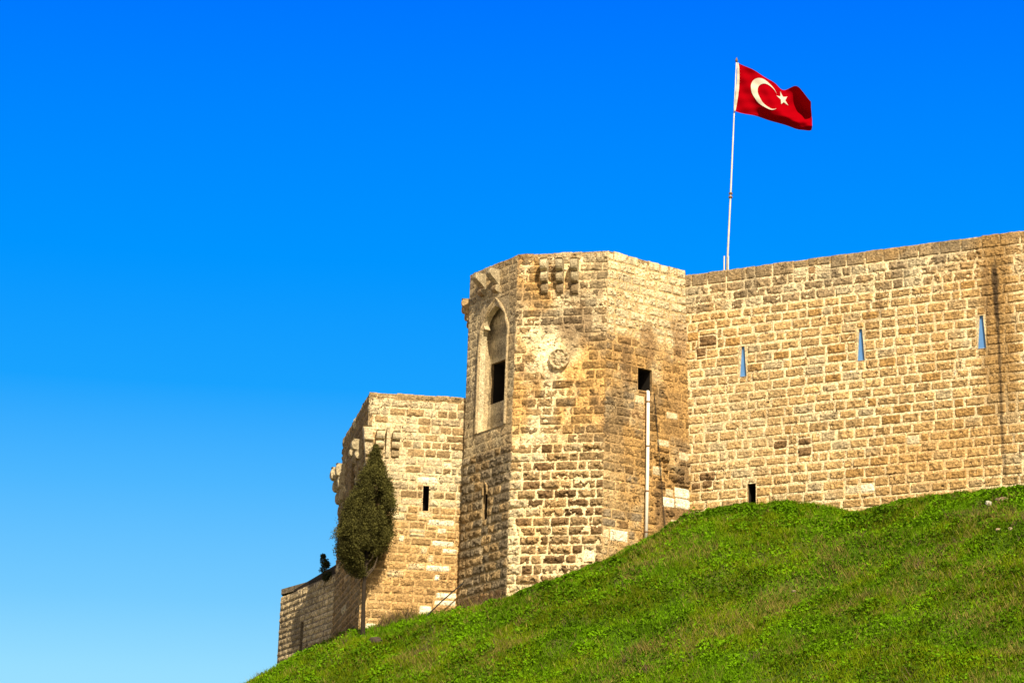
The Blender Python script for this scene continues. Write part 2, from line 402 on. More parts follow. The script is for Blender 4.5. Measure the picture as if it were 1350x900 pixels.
def corbel(f, s, t0, t1, w, prot, parent, col, rolls=3, name='corbel', lean=0.0, low=None):
    """bracket of stacked rolls, each stepping out further than the one below"""
    prof = []; h = (t1 - t0) / max(rolls, 1)
    if rolls == 0:                             # bracket: small roll under a flaring cyma
        H_ = t1 - t0
        for q in range(9): a = -math.pi / 2 + math.pi * q / 8; prof.append((t0 + H_ * (.17 + .17 * math.sin(a)), .06 + prot * .36 * max(0, math.cos(a))))
        for q in range(1, 10): z_ = q / 9; prof.append((t0 + H_ * (.34 + .46 * z_), .12 + (prot - .12) * math.sin(z_ * math.pi / 2) ** 1.6))
        rolls_ = 0
    for k in range(rolls):
        p0 = prot * (k + 0.15) / rolls; p1 = prot * (k + 1) / rolls
        prof.append((t0 + k * h, max(0.02, p0 - .06)))
        for q in range(7):
            a = -math.pi / 2 + math.pi * q / 6
            prof.append((t0 + (k + .48) * h + math.sin(a) * h * .46, p0 + (p1 - p0) * (0.15 + 0.85 * math.cos(a))))
    prof.append((t1, prot * .93))
    g = Geo(); n = len(prof); nw = 6
    V = []
    for i in range(nw + 1):
        a = s - w / 2 + w * i / nw
        edge = 0.025 if i in (0, nw) else 0.0
        for k, (b, d) in enumerate(prof): V.append(f.p(a + lean * (b - t0), b, max(-.1, d - edge)))
    V = np.array(V); V += (np.stack([vnoise(V * 6, q) for q in (1, 2, 3)], -1) - .5) * 0.05
    Q = [(i * n + k, (i + 1) * n + k, (i + 1) * n + k + 1, i * n + k + 1) for i in range(nw) for k in range(n - 1)]
    cc = np.asarray(col) * (0.65 + .7 * fbm(V * 3, 8, 3))[:, None]
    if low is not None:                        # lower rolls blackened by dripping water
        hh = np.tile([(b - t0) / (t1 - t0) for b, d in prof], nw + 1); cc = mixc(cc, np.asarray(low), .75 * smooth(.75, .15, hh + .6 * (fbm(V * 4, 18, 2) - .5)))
    g.add(V, Q, col=cc)
    for i in (0, nw):                          # side cheeks
        row = V[i * n:(i + 1) * n]; bk = [f.p(s - w / 2 + w * i / nw + lean * (b - t0), b, -.1) for b, d in prof]
        g.add(np.concatenate([row, bk]), [(k, k + 1, n + k + 1, n + k) for k in range(n - 1)], col=col)
    a0, a1 = s - w / 2 + lean * (t1 - t0), s + w / 2 + lean * (t1 - t0)
    g.add(np.concatenate([f.P([a0, a1], [t1, t1], -.1), f.P([a1, a0], [t1, t1], prot * .93)]), [(0, 1, 2, 3)], col=col)
    g.add(np.concatenate([f.P([s - w / 2, s + w / 2], [t0, t0], -.1), f.P([s + w / 2, s - w / 2], [t0, t0], .05)]), [(0, 1, 2, 3)], col=col)
    return g.build(name, M_carved, parent)

def mixc(c, k, a): a = np.asarray(a)[:, None]; return c * (1 - a) + np.asarray(k)[None, :] * a
def stainc(c, k, a):
    rel = np.clip((c @ np.array([.35, .5, .15])) / .29, .4, 2.4) ** .8
    a = np.asarray(a)[:, None]; return c * (1 - a) + np.asarray(k)[None, :] * rel[:, None] * a
CREAM = np.array([0.74, 0.59, 0.35]); TAN = np.array([0.40, 0.275, 0.135]); PALE = np.array([0.64, 0.53, 0.335])
BROWN = np.array([0.17, 0.105, 0.05]); OCHRE = np.array([0.42, 0.25, 0.09]); GREY = np.array([0.24, 0.19, 0.125]); NEW = np.array([0.92, 0.84, 0.62])

# --- key positions (the camera only serves to measure them; all lie on real wall planes)
zT = at_y(802, 330, 112)[2]
A0, A1, A2, A3 = (at_z(*q, zT) for q in [(620, 362), (683, 335.5), (802, 330), (903, 356.5)])
B0 = at_y(602.5, 830, A0[1] - .25); B1 = at_y(665.5, 830, A1[1] - .45); B2 = at_y(791, 830, A2[1] - .45); B3 = at_y(915.5, 830, A3[1] - .3)
zB = 18.2
def drop(top, bot):                            # run the edge down to one common level under the ground
    k = (zB - top[2]) / (bot[2] - top[2]); return top + (bot - top) * k
B0, B1, B2, B3 = drop(A0, B0), drop(A1, B1), drop(A2, B2), drop(A3, B3)
FL = Face(B0, B1, A0, A1); FF = Face(B1, B2, A1, A2); FR = Face(B2, B3, A2, A3)

# =================================================================== front tower
tower = thing('polygonal_tower', 'tall polygonal limestone tower with arched niche and round medallion under the flag', 'tower', ((A0[0] + A3[0]) / 2, 116.5, zB))
niche_out = FL.rect(629.5, 412, 669, 566)
nL = FL.st(629, 566)[0]; nR = FL.st(666, 560)[0]; nB = FL.st(645, 566)[1]; nT = FL.st(651, 397)[1]
NICHE = (nL, nR, nB, nT)
SLIT_L = FL.rect(636.5, 643, 642.5, 684)

def style_left(s, t, r):
    u = t / FL.H; low = u < 0.52
    k = r.random()
    c = TAN * r.uniform(.7, 1.1)
    if low and k < .55: c = GREY * r.uniform(.75, 1.2)
    if u < .16: c = BROWN * r.uniform(.7, 1.6)
    if not low: c = (PALE * .4 + TAN * .25 + GREY * .3) * r.uniform(.75, 1.05)
    return dict(prot=.045 if low else .02, boss=.05 if low else .012, round=.14, rough=.05 if low else .018, pit=.05 if low else .02, wear=.04, col=c, edge=CREAM, eround=.05, eamt=.25)
def colour_left(f, a, b, c, V, mortar):
    u = b / f.H
    st = smooth(.45, .62, fbm(V * np.array([.9, .9, .45]), 71, 4))
    c = stainc(c, GREY * .8, .45 * st)
    c = stainc(c, OCHRE * .8, .3 * smooth(.5, .65, fbm(V * .7, 77, 3)))
    return c
wl = masonry('wall_face', FL, tower, lambda t, r: r.uniform(.42, .5), lambda s, t, r: r.uniform(.5, 1.05), style_left, colour_left,
             openings=[NICHE, SLIT_L], mortar=CREAM * .8, joint=.028, seed=11)

# --- front face with medallion, corbels
newst = FF.rect(768.5, 725.5, 784, 738.5)
pit_hole = FF.rect(752, 796 / 5 + 640 - 160, 760, 644)
med_s, med_t = FF.st(737.5, 474)
def style_front(s, t, r):
    u = t / FF.H; k = r.random(); low = smooth(.40, .56, u + r.uniform(-.05, .05)) < .5
    if low:
        c = TAN * r.uniform(.75, 1.25)
        right = s / FF.W
        if k < .22 + .25 * right: c = BROWN * r.uniform(.9, 1.9)
        elif k < .5: c = (PALE * .6 + TAN * .4) * r.uniform(.85, 1.1)
        if s < .55: c = PALE * r.uniform(.85, 1.05)
        return dict(prot=r.uniform(.02, .09), boss=.07, round=.16, rough=.085, pit=.16 if r.random() < .6 + .4 * s / FF.W else .03, wear=.05, col=c, edge=CREAM, eround=.06, eamt=.5)
    if math.hypot(s - med_s, t - med_t - .3) < 1.5:
        return dict(prot=.0, boss=.02, round=.12, rough=.09, pit=.22, wear=.06, col=PALE * r.uniform(.75, 1.1), edge=CREAM, eround=.06, eamt=.2)
    c = TAN * r.uniform(.8, 1.2)
    if k < .25: c = (GREY * .5 + TAN * .5) * r.uniform(.8, 1.2)
    elif k < .55: c = PALE * r.uniform(.8, 1.1)
    return dict(prot=r.uniform(-.01, .05), boss=.03, round=.12, rough=.05, pit=.11 if r.random() < .6 else .01, wear=.05, col=c, edge=OCHRE * 1.2, eround=.06, eamt=.5)
def colour_front(f, a, b, c, V, mortar):
    u = b / f.H; x = a / f.W
    up = smooth(.42, .6, u)
    n1 = fbm(V * np.array([.8, .8, .5]), 81, 4); n2 = fbm(V * np.array([.55, .55, .35]) + 9, 85, 3)
    c = stainc(c, OCHRE * .85, up * .95 * smooth(.34, .52, n1))
    c = stainc(c, BROWN * 1.3, .8 * up * smooth(.54, .66, fbm(V * np.array([1.1, 1.1, .5]) + 21, 87, 4)))
    c = stainc(c, OCHRE * 1.1, (1 - up) * .35 * smooth(.5, .68, n1))
    c = stainc(c, GREY * .8, up * .55 * smooth(.5, .62, n2) * smooth(f.H - .5, f.H - 1.8, b))
    c = stainc(c, CREAM * .98, .6 * smooth(f.H - 2.6, f.H - 1.4, b) * smooth(.55, .8, x + .4 * (n1 - .5)) * smooth(.42, .55, n2))
    c = stainc(c, PALE * .95, .5 * smooth(f.H - .75, f.H - .35, b) * smooth(.2, .35, x))
    # rusty top left corner, streaks under the corbels, bleached patch around the medallion
    c = stainc(c, BROWN * 1.5, .8 * smooth(.75, .2, a) * smooth(f.H - .2, f.H - .6, b) * 0 + .75 * smooth(.9, .25, a) * smooth(f.H - 1.9, f.H - .9, b) * smooth(.35, .6, n1))
    rr = np.hypot((a - med_s) / 1.3, (b - med_t - .35) / .8)
    c = stainc(c, CREAM * 1.05,   .55 * smooth(1.15, .6, rr + .5 * (n1 - .5)))
    for sx, ln in ((.33, 3.0), (.58, 3.6), (.72, 5.2)):
        w = np.abs(a / f.W - sx - .05 * (n2 - .5)); dd = smooth(f.H - ln - .5, f.H - ln + 1.5, b) * smooth(f.H - 1.2, f.H - 2.0, b)
        c = stainc(c, BROWN * 1.3, .6 * smooth(.07, .0, w) * dd * smooth(.3, .55, n1))
    return c
masonry('wall_face', FF, tower, lambda t, r: r.uniform(.43, .5) if t < 6 else r.uniform(.42, .47), lambda s, t, r: r.choice([r.uniform(.4, .6), r.uniform(.7, 1.15)], p=[.28, .72]),
        style_front, colour_front, patches=[(*newst, NEW)], mortar=CREAM * 1.28, joint=lambda s, t: .05 if t < 9 else .03, seed=23, cell=.052)

# --- right face with window and repair stones
WIN_R = FR.rect(841, 486, 859.5, 515)
rp = []
for x0, y0, x1, y1, k in [(889, 643, 910, 657, NEW), (873, 655, 890, 669, NEW), (890, 657, 911, 671, NEW * .97), (877, 644, 888, 655, PALE),
                          (795, 697, 803, 709, PALE * 1.1), (804, 698, 828, 714, NEW * .95), (837, 521, 850, 533, PALE * 1.15), (878, 543, 894, 553, PALE),
                          (866, 579, 883, 589, PALE * 1.05), (895, 596, 910, 608, PALE * .95), (860, 614, 873, 627, PALE * .95), (884, 684, 894, 694, PALE * .9)]:
    rp.append((*FR.rect(x0, y0, x1, y1), k * rng.uniform(.95, 1.03)))
def style_right(s, t, r):
    u = t / FR.H; k = r.random(); x = s / FR.W
    c = (TAN * .6 + PALE * .4) * r.uniform(.8, 1.15)
    if u > .78: c = PALE * r.uniform(.85, 1.15)
    elif k < .25: c = GREY * r.uniform(1.0, 1.5)
    elif k < .4: c = BROWN * r.uniform(1.2, 2.0)
    ragged = u < .5 and x > .55
    if ragged: return dict(prot=r.uniform(-.10, .10), boss=.06, round=.12, rough=.11, pit=.2, wear=.10, col=c * .75, edge=OCHRE, eround=.05, eamt=.3)
    return dict(prot=r.uniform(0, .05), boss=.03, round=.12, rough=.045, pit=.10 if r.random() < .5 else 0.0, wear=.06, col=c, edge=OCHRE * .9, eround=.07, eamt=.6)
def colour_right(f, a, b, c, V, mortar):
    u = b / f.H; n1 = fbm(V * np.array([.7, .7, .5]), 91, 4); n2 = fbm(V * np.array([.8, .8, .4]) + 5, 95, 3)
    mid = smooth(.84, .72, u)
    c = stainc(c, OCHRE * .8, .9 * mid * smooth(.34, .52, n1))
    c = stainc(c, BROWN * 1.3, .8 * smooth(.95, .8, u) * smooth(.54, .66, fbm(V * np.array([1.1, 1.1, .5]) + 31, 97, 4)))
    c = stainc(c, GREY * .8, .6 * smooth(.85, .7, u) * smooth(.5, .64, n2) * smooth(.4, .6, u))
    c = c if mortar else stainc(c, CREAM, .40 * smooth(.74, .85, u) * smooth(.4, .6, n2))
    c = stainc(c, BROWN * 1.0, .8 * smooth(.55, .85, a / f.W + .3 * (n1 - .5)) * smooth(.72, .58, u) * smooth(.36, .56, n2))
    c = stainc(c, CREAM * .95, .5 * smooth(.28, .06, a / f.W) * smooth(.55, .4, u) * smooth(.4, .55, n1))
    return c
masonry('wall_face', FR, tower, lambda t, r: r.uniform(.42, .5), lambda s, t, r: r.uniform(.5, 1.05), style_right, colour_right,
        openings=[WIN_R], patches=rp, mortar=OCHRE * .6 + CREAM * .5, joint=.03, seed=37, cell=.055)
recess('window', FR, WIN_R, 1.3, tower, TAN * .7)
# hidden back of the tower
bk1, bk2 = np.array([-2.15, 122.0, 0]), np.array([9.4, 122.0, 0])
FLL = Face(np.r_[bk1[:2], zB], B0, np.r_[bk1[:2], zT], A0)
plain('rear_wall', [np.r_[bk1[:2], zB], B0, A0, np.r_[bk1[:2], zT]], tower, TAN * .8)
plain('rear_wall', [np.r_[bk2[:2], zB], np.r_[bk1[:2], zB], np.r_[bk1[:2], zT], np.r_[bk2[:2], zT]], tower, TAN * .8)
plain('rear_wall', [B3, np.r_[bk2[:2], zB], np.r_[bk2[:2], zT], A3], tower, TAN * .8)
cap('roof_terrace', [A0, A1, A2, A3, bk2, bk1], zT - .04, tower, TAN)

# --- niche: arch ring, trefoil spandrel, back wall, deep window
def niche():
    ARC = PALE * .3 + TAN * .35 + GREY * .2
    w = nR - nL; cx = (nL + nR) / 2; spring = FL.st(650, 452)[1]
    apex = nT - .26; hw = w / 2 - .05; H = apex - spring
    def hole(k):                                # right half from springing to apex, with a cusp
        pts = []
        for i in range(9):
            q = i / 8; pts.append((hw * (1 - .20 * q ** 2.2) , H * .48 * q))
        x1 = pts[-1][0]
        pts.append((x1 - .16, H * .45))
        for i in range(1, 9):
            q = i / 8; pts.append((((x1 + .0) * (1 - q ** 2.2)), H * (.50 + .50 * q)))
        return pts
    right = hole(1)
    outl = [(hw, nB + .0 - spring)] + right
    loop = [(cx + x, spring + y) for x, y in outl] + [(cx - x, spring + y) for x, y in outl[::-1][1:]]
    # spandrel: strips from the hole outline to the rectangle border
    g = Geo(); fr = .02; dep = -.30
    def border(x, y):
        sgn = 1 if x >= cx else -1
        return (nR if sgn > 0 else nL), y
    half = [(cx + x, spring + y) for x, y in outl]
    for sg in (1, -1):
        h = [(cx + sg * (x - cx), y) for x, y in half]
        for (x0, y0), (x1, y1) in zip(h, h[1:]):
            e = cx + sg * w / 2
            for d0 in (fr,): g.add(FL.P([x0, e, e, x1], [y0, y0, max(y0, y1), y1], d0), [(0, 1, 2, 3) if sg > 0 else (3, 2, 1, 0)], col=ARC)
            g.add(np.concatenate([FL.P([x0, x1], [y0, y1], fr), FL.P([x1, x0], [y1, y0], dep)]), [(0, 1, 2, 3)], col=PALE * .85)
        a = h[-1]; e = cx + sg * w / 2
        g.add(FL.P([a[0], e, e, cx], [a[1], a[1], nT, nT], fr), [(0, 1, 2, 3)], col=ARC)
    arch = g.build('arch_spandrel', M_carved, tower)
    # moulded ring round the arch
    g = Geo(); ringp = []
    for q in np.linspace(0, 1, 11):
        ringp.append((w / 2 * (1 - q ** 2.1) + .02, spring + (nT + .12 - spring) * q ** .92))
    path = [(cx + x, y) for x, y in [(w / 2 + .02, nB)] + ringp] ; path += [(cx - x, y) for x, y in ringp[::-1][1:] + [(w / 2 + .02, nB)]]
    g.tube([FL.p(a, b, .03 + .03 * math.sin(7 * b)) for a, b in path], [.075 + .015 * math.sin(5 * q) for q in range(len(path))], 8, ARC * 1.05)
    g.build('arch_moulding', M_carved, tower)
    # recess lining
    D = -.58
    g = Geo()
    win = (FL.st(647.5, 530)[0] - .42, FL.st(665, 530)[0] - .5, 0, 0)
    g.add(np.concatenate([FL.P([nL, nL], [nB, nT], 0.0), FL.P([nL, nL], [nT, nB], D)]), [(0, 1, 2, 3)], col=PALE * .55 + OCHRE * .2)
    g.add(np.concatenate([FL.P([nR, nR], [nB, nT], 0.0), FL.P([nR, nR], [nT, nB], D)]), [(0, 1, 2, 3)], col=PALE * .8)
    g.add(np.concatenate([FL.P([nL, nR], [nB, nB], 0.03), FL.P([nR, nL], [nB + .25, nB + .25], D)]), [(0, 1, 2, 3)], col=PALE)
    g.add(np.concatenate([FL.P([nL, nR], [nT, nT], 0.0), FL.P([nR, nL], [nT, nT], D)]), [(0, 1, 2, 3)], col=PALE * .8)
    # back wall with window opening: place the opening by where it lies on the recessed plane
    fb = Face(FL.bl + FL.n * D, FL.br + FL.n * D, FL.tl + FL.n * D, FL.tr + FL.n * D)
    ws0 = fb.st(647, 505)[0]; ws1 = fb.st(665.5, 505)[0]; wt0 = fb.st(656, 530)[1]; wt1 = fb.st(656, 477)[1]
    ss = np.unique(np.r_[np.linspace(nL, nR, 14), ws0, ws1]); tt = np.unique(np.r_[np.linspace(nB, nT, 40), wt0, wt1])
    A, B = np.meshgrid(ss, tt); ny, nx = A.shape; idx = np.arange(nx * ny).reshape(ny, nx)
    ca = (ss[:-1] + ss[1:]) / 2; cb = (tt[:-1] + tt[1:]) / 2
    keep = ~(((ca > ws0) & (ca < ws1))[None, :] & ((cb > wt0) & (cb < wt1))[:, None])
    Q = np.stack([idx[:-1, :-1], idx[:-1, 1:], idx[1:, 1:], idx[1:, :-1]], -1)[keep]
    V = fb.P(A.ravel(), B.ravel(), .03 * (fbm(fb.P(A.ravel(), B.ravel()) * 2, 5, 2) - .5))
    course = np.floor(B.ravel() / .55) * 7 + np.floor(A.ravel() / .8 + np.floor(B.ravel() / .55) * .5)
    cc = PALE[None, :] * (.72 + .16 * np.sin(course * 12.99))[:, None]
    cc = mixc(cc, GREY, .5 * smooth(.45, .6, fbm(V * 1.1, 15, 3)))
    g.add(V, Q, col=cc)
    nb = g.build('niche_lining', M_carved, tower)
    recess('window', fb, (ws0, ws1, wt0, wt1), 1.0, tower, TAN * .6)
niche()
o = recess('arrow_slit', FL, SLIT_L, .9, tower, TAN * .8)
g = Geo(); a = (SLIT_L[0] + SLIT_L[1]) / 2
g.tube([FL.p(a - .2, SLIT_L[3] - .35, .03), FL.p(a - .17, SLIT_L[3] + .05, .04), FL.p(a, SLIT_L[3] + .3, .05), FL.p(a + .17, SLIT_L[3] + .05, .04), FL.p(a + .2, SLIT_L[3] - .35, .03)], .06, 8, TAN * .8)
g.build('slit_hood', M_carved, o)

# --- corbels
for x in (718, 738.5, 758):
    s0, t0 = FF.st(x, 388); _, t1 = FF.st(x, 345)
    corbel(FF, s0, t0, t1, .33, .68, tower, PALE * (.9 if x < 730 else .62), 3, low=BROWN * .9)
for x, yt, yb in ((637.5, 363, 391), (655.5, 357, 386)):
    s0, t0 = FL.st(x, yb); _, t1 = FL.st(x, yt)
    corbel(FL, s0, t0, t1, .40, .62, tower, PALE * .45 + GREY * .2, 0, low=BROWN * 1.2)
for ds in (.35, 1.6):
    t1 = FL.st(622, 391)[1]; corbel(FLL, FLL.W - ds, t1 - 1.15, t1, .36, .42, tower, TAN * .9, 3)

# --- carved round medallion
g = Geo(); nr, na = 9, 40; V = [FF.p(med_s, med_t, .2)]
for i in range(1, nr + 1):
    q = i / nr
    for k in range(na):
        w = 2 * math.pi * k / na
        rel = 0.02 * math.cos(11 * w) * (q > .4) + (.03 if .78 < q < .97 else 0) - (.04 if .62 < q < .75 else 0)
        V.append(FF.p(med_s + .50 * q * math.cos(w), med_t + .50 * q * math.sin(w), .20 + rel))
for k in range(na):
    w = 2 * math.pi * k / na; V.append(FF.p(med_s + .51 * math.cos(w), med_t + .51 * math.sin(w), -.05))
V = np.array(V); V += FF.n * ((fbm(V * 9, 3, 2) - .5) * .17)[:, None]
Q = [(1 + i * na + k, 1 + (i + 1) * na + k, 1 + (i + 1) * na + (k + 1) % na, 1 + i * na + (k + 1) % na) for i in range(nr) for k in range(na)]
g.add(V, Q, [(0, 1 + k, 1 + (k + 1) % na) for k in range(na)], PALE * .55 + TAN * .3)
g.build('medallion', M_carved, tower)

# =================================================================== curtain wall on the right
zW = at_y(905, 362.5, A3[1])[2]
W0 = at_z(905, 362.5, zW); W1 = at_z(1350, 303.5, zW); dW = (W1 - W0) / np.linalg.norm(W1 - W0)
W0 = W0 - dW * .45; W1 = W1 + dW * 16
nW = np.array([dW[1], -dW[0], 0]); 
FW = Face(np.r_[(W0 + nW * .28)[:2], zB], np.r_[(W1 + nW * .28)[:2], zB], W0, W1)
wall = thing('curtain_wall', 'long pale limestone curtain wall with neat courses and three blue slits, right of the tall tower', 'castle wall', ((W0 + W1) / 2)[:2].tolist() + [zB])
SL = [FW.rect(974.5, 456, 984.5, 496.5), FW.rect(1129.5, 433, 1140, 475.5), FW.rect(1288, 415, 1300, 459.5)]
DOOR = FW.rect(985.5, 637, 996.5, 664)
wp = []
for x0, y0, x1, y1, k in [(1134, 637, 1153, 649, NEW), (1114, 640, 1133, 651, PALE * 1.1), (1195, 573, 1213, 586, PALE * 1.15), (1257, 487, 1261, 496, NEW * .9), (1046, 353, 1064, 364, PALE * 1.1), (1076, 349, 1095, 358, PALE * 1.05), (1065, 351, 1075, 361, BROWN * 2.2)]:
    wp.append((*FW.rect(x0, y0, x1, y1), k))
for x0, y0, x1, y1 in [(1020, 580, 1038, 591), (1052, 577, 1069, 586), (1052, 589, 1070, 601), (922, 622, 943, 633), (912, 636, 924, 645), (926, 633, 939, 643), (922, 442, 945, 456), (918, 458, 931, 470)]:
    wp.append((*FW.rect(x0, y0, x1, y1), BROWN * 1.5, dict(boss=.05, rough=.05, pit=.04, prot=.04)))
def style_wall(s, t, r):
    top = FW.H - t; k = r.random()
    c = TAN * r.uniform(1.15, 1.75) * np.array([1.0, .98, .92])
    if k < .09: c = OCHRE * r.uniform(.95, 1.25)
    elif k < .2: c = (PALE * .6 + TAN * .4) * r.uniform(.9, 1.1)
    if top < .45: return dict(prot=.05, boss=.01, round=.08, rough=.02, pit=.0, wear=.04, col=(TAN * .6 + GREY * .5) * r.uniform(.85, 1.15), edge=CREAM, eround=.04, eamt=.2)
    if top < 1.9:
        c = (TAN * .6 + GREY * .6) * r.uniform(.75, 1.15) if k < .7 else PALE * .9
        return dict(prot=.02, boss=.04, round=.12, rough=.05, pit=.05, wear=.07, col=c, edge=CREAM, eround=.05, eamt=.3)
    return dict(prot=.045, boss=.012, round=.07, rough=.034, kb=.7, kf=3.0, pit=.03, wear=.028, col=c, edge=CREAM, eround=.03, eamt=.15)
stain_s = FW.st(1316, 440)[0]; stain_s2 = FW.st(1325, 630)[0]
st_top = FW.st(1312, 345)[1]; st_bot = FW.st(1325, 632)[1]
sl_t = FW.st(1140, 470)[1]
def colour_wall(f, a, b, c, V, mortar):
    n1 = fbm(V * np.array([.5, .5, .5]), 101, 4); n2 = fbm(V * np.array([1.3, 1.3, .25]), 105, 4)
    top = f.H - b
    c = mixc(c, GREY * .95, .55 * smooth(2.1, .9, top + 1.2 * (n1 - .5)) * smooth(.4, .58, n2))
    c = mixc(c, OCHRE * (1.5 if mortar else 1.15), (.3 if mortar else .5) * smooth(.5, .66, n1))
    # long wet streak with its rusty margins
    q = np.clip((st_top - b) / (st_top - st_bot), 0, 1); cs = stain_s - .12 + (stain_s2 - stain_s + .15) * q
    inside = smooth(st_bot - .2, st_bot + .3, b) * smooth(f.H + 1, f.H - .2, b)
    dd = np.abs(a - cs + .16 * (n2 - .5)); ws = .20 - .10 * smooth(.1, .4, q)
    c = mixc(c, OCHRE * .85, .85 * smooth(1.25, .45, dd + .8 * (n1 - .5)) * inside * smooth(1.0, .5, q))
    s0, t0 = 13.2, 8.8
    c = mixc(c, OCHRE * (1.7 if mortar else 1.2), .6 * smooth(2.6, 1.0, np.hypot((a - s0) / 1.6, b - t0) + 1.5 * (n1 - .5)))
    c = mixc(c, CREAM * .9, .35 * smooth(3.4, 1.2, np.hypot(a - 3.2, (b - 11.2) / 1.2) + 1.5 * (n1 - .5)))
    c = mixc(c, np.array([.06, .04, .024]), (.95 - .3 * smooth(.2, 1, q)) * smooth(ws, ws * .4, dd) * inside * smooth(f.H - .9, f.H - 1.8, b + .8 * (n1 - .5)) * smooth(.30, .5, fbm(V * np.array([1.5, 1.5, .7]), 109, 3) + .08))
    for px, y0, y1, w in ((1144, 395, 440, .16), (1160, 395, 420, .22), (1299, 360, 425, .25)):
        s0, t0 = f.st(px, y0); _, t1 = f.st(px, y1)
        c = mixc(c, BROWN * 1.4, .6 * smooth(w, w * .3, np.abs(a - s0 + .1 * (n2 - .5))) * smooth(t1 - .3, t1 + .3, b) * smooth(t0 + .5, t0, b))
    # damp foot near the tower corner
    c = mixc(c, OCHRE, .55 * smooth(1.9, .5, a) * smooth(10.5, 8.5, b) )
    return c
masonry('wall_face', FW, wall, lambda t, r: r.uniform(.43, .51), lambda s, t, r: r.choice([r.uniform(.4, .55), r.uniform(.78, 1.06)], p=[.12, .88]),
        style_wall, colour_wall, openings=SL + [DOOR], patches=wp, cell=.05, mortar=np.array([.90, .73, .45]), joint=lambda s, t: (.082 + .02 * math.sin(s * .9 + t)) if FW.H - t > 1.9 else .04, seed=41, t_from=3.0)
for r_, (xa, xb) in zip(SL, ((.28, .62), (.3, .62), (.28, .6))):
    w = r_[1] - r_[0]; h = r_[3] - r_[2]
    hole = [(r_[0] + .02 * w, r_[2] + .01), (r_[1] - .02 * w, r_[2] + .01), (r_[0] + .72 * w, r_[3] - .02), (r_[0] + .30 * w, r_[3] - .02)]
    recess('arrow_slit', FW, r_, .5, wall, CREAM * .85, hole=hole, back=.10)
recess('window', FW, DOOR, 1.2, wall, TAN * .8)
wb0, wb1 = W0 - nW * 2.2, W1 - nW * 2.2
plain('rear_wall', [np.r_[wb1[:2], zB], np.r_[wb0[:2], zB], wb0, wb1], wall, TAN)
plain('rear_wall', [FW.br, np.r_[wb1[:2], zB], wb1, W1], wall, TAN)
cap('wall_walk', [W0, W1, wb1, wb0], zW - .05, wall, TAN)

# =================================================================== second tower on the left
tA = at_y(488, 516.5, 115.85); z2 = tA[2]; tB = at_z(612, 524, z2); tB = tA + (tB - tA) * 1.035; tC = at_z(453, 578, z2)
bA = at_y(472.0, 850, tA[1] - .3); bC = at_y(437, 850, tC[1] - .6); bB = np.r_[tB[:2] + np.array([-.12, -.28]), 17.0]
def drop2(t, b, z): k = (z - t[2]) / (b[2] - t[2]); return t + (b - t) * k
zB2 = 17.0; bA, bC = drop2(tA, bA, zB2), drop2(tC, bC, zB2)
GF = Face(bA, bB, tA, tB); GL = Face(bC, bA, tC, tA)
tower2 = thing('squat_tower', 'lower angular stone tower behind the cypress, left of the tall tower', 'tower', (-5, 121, zB2))
SLIT2 = GF.rect(557.5, 640, 565.5, 673)
gp = [(*GF.rect(549, 628, 579, 638.5), NEW * .95)]
for x0, y0, x1, y1, k in [(551, 797, 570, 810, NEW), (573, 780, 603, 790, NEW), (571, 790, 602, 799, NEW), (571, 756, 581, 766, NEW), (560, 744, 594, 754, NEW * .95), (563, 730, 573, 742, PALE), (582, 722, 604, 730, NEW * .95), (568, 712, 600, 721, NEW * .93),
                          (583, 609, 596, 617, NEW * .97), (524, 704, 534, 715, NEW * .98), (538, 696, 562, 703, PALE), (550, 674, 570, 683, PALE * 1.1), (563, 684, 600, 694, NEW * .92), (575, 695, 590, 704, NEW * .92),
                          (578, 695, 604, 705, PALE), (480, 820, 498, 832, NEW), (586, 740, 600, 748, PALE)]:
    gp.append((*GF.rect(x0, y0, x1, y1), k))
def clean(pl):
    out = []
    for q in pl:
        q = (q[0] + .035, q[1] - .035, q[2] + .02, q[3] - .02, *q[4:])
        if all(q[1] <= o_[0] + .01 or q[0] >= o_[1] - .01 or q[3] <= o_[2] + .01 or q[2] >= o_[3] - .01 for o_ in out): out.append(q)
    return out
gp = clean(gp)
def style_t2(s, t, r):
    u = t / GF.H; k = r.random()
    c = TAN * r.uniform(.9, 1.3)
    if u > .62: c = PALE * r.uniform(.8, 1.1) if k < .6 else TAN * r.uniform(.75, 1.2)
    else:
        c = (OCHRE * .5 + TAN * .6) * r.uniform(.85, 1.2)
        if k < .12: c = PALE
    if GF.H - t < .4: c = TAN * r.uniform(.75, 1.3)
    bos = r.random() < .5
    return dict(prot=.03, boss=.05 if bos else .015, round=.1, rough=.04 if bos else .018, pit=.04 if bos else 0, wear=.035, col=c, edge=CREAM, eround=.05, eamt=.3)
def colour_t2(f, a, b, c, V, mortar):
    n1 = fbm(V * .6, 121, 4)
    if mortar: c = mixc(c, OCHRE * 1.35, .7 * smooth(.72, .5, b / f.H))
    c = stainc(c, OCHRE * 1.15, .45 * smooth(.7, .45, b / f.H) * smooth(.4, .6, n1))
    c = stainc(c, BROWN * 1.4, .3 * smooth(.5, .66, n1))
    return c
masonry('wall_face', GF, tower2, lambda t, r: r.uniform(.37, .43), lambda s, t, r: r.uniform(.38, .95), style_t2, colour_t2, openings=[SLIT2], patches=gp, mortar=CREAM * 1.1, joint=.035, seed=53, cell=.065)
recess('arrow_slit', GF, SLIT2, .9, tower2, TAN * .7)
NICHE2 = (GL.W * .42, GL.W * .58, GL.st(468, 640)[1], GL.st(468, 600)[1])
def style_t2l(s, t, r):
    c = (GREY * .4 + TAN * .55) * r.uniform(.7, 1.1)
    if r.random() < .06: c = PALE
    return dict(prot=.03, boss=.04, round=.1, rough=.04, pit=.04, wear=.035, col=c, edge=CREAM, eround=.04, eamt=.1)
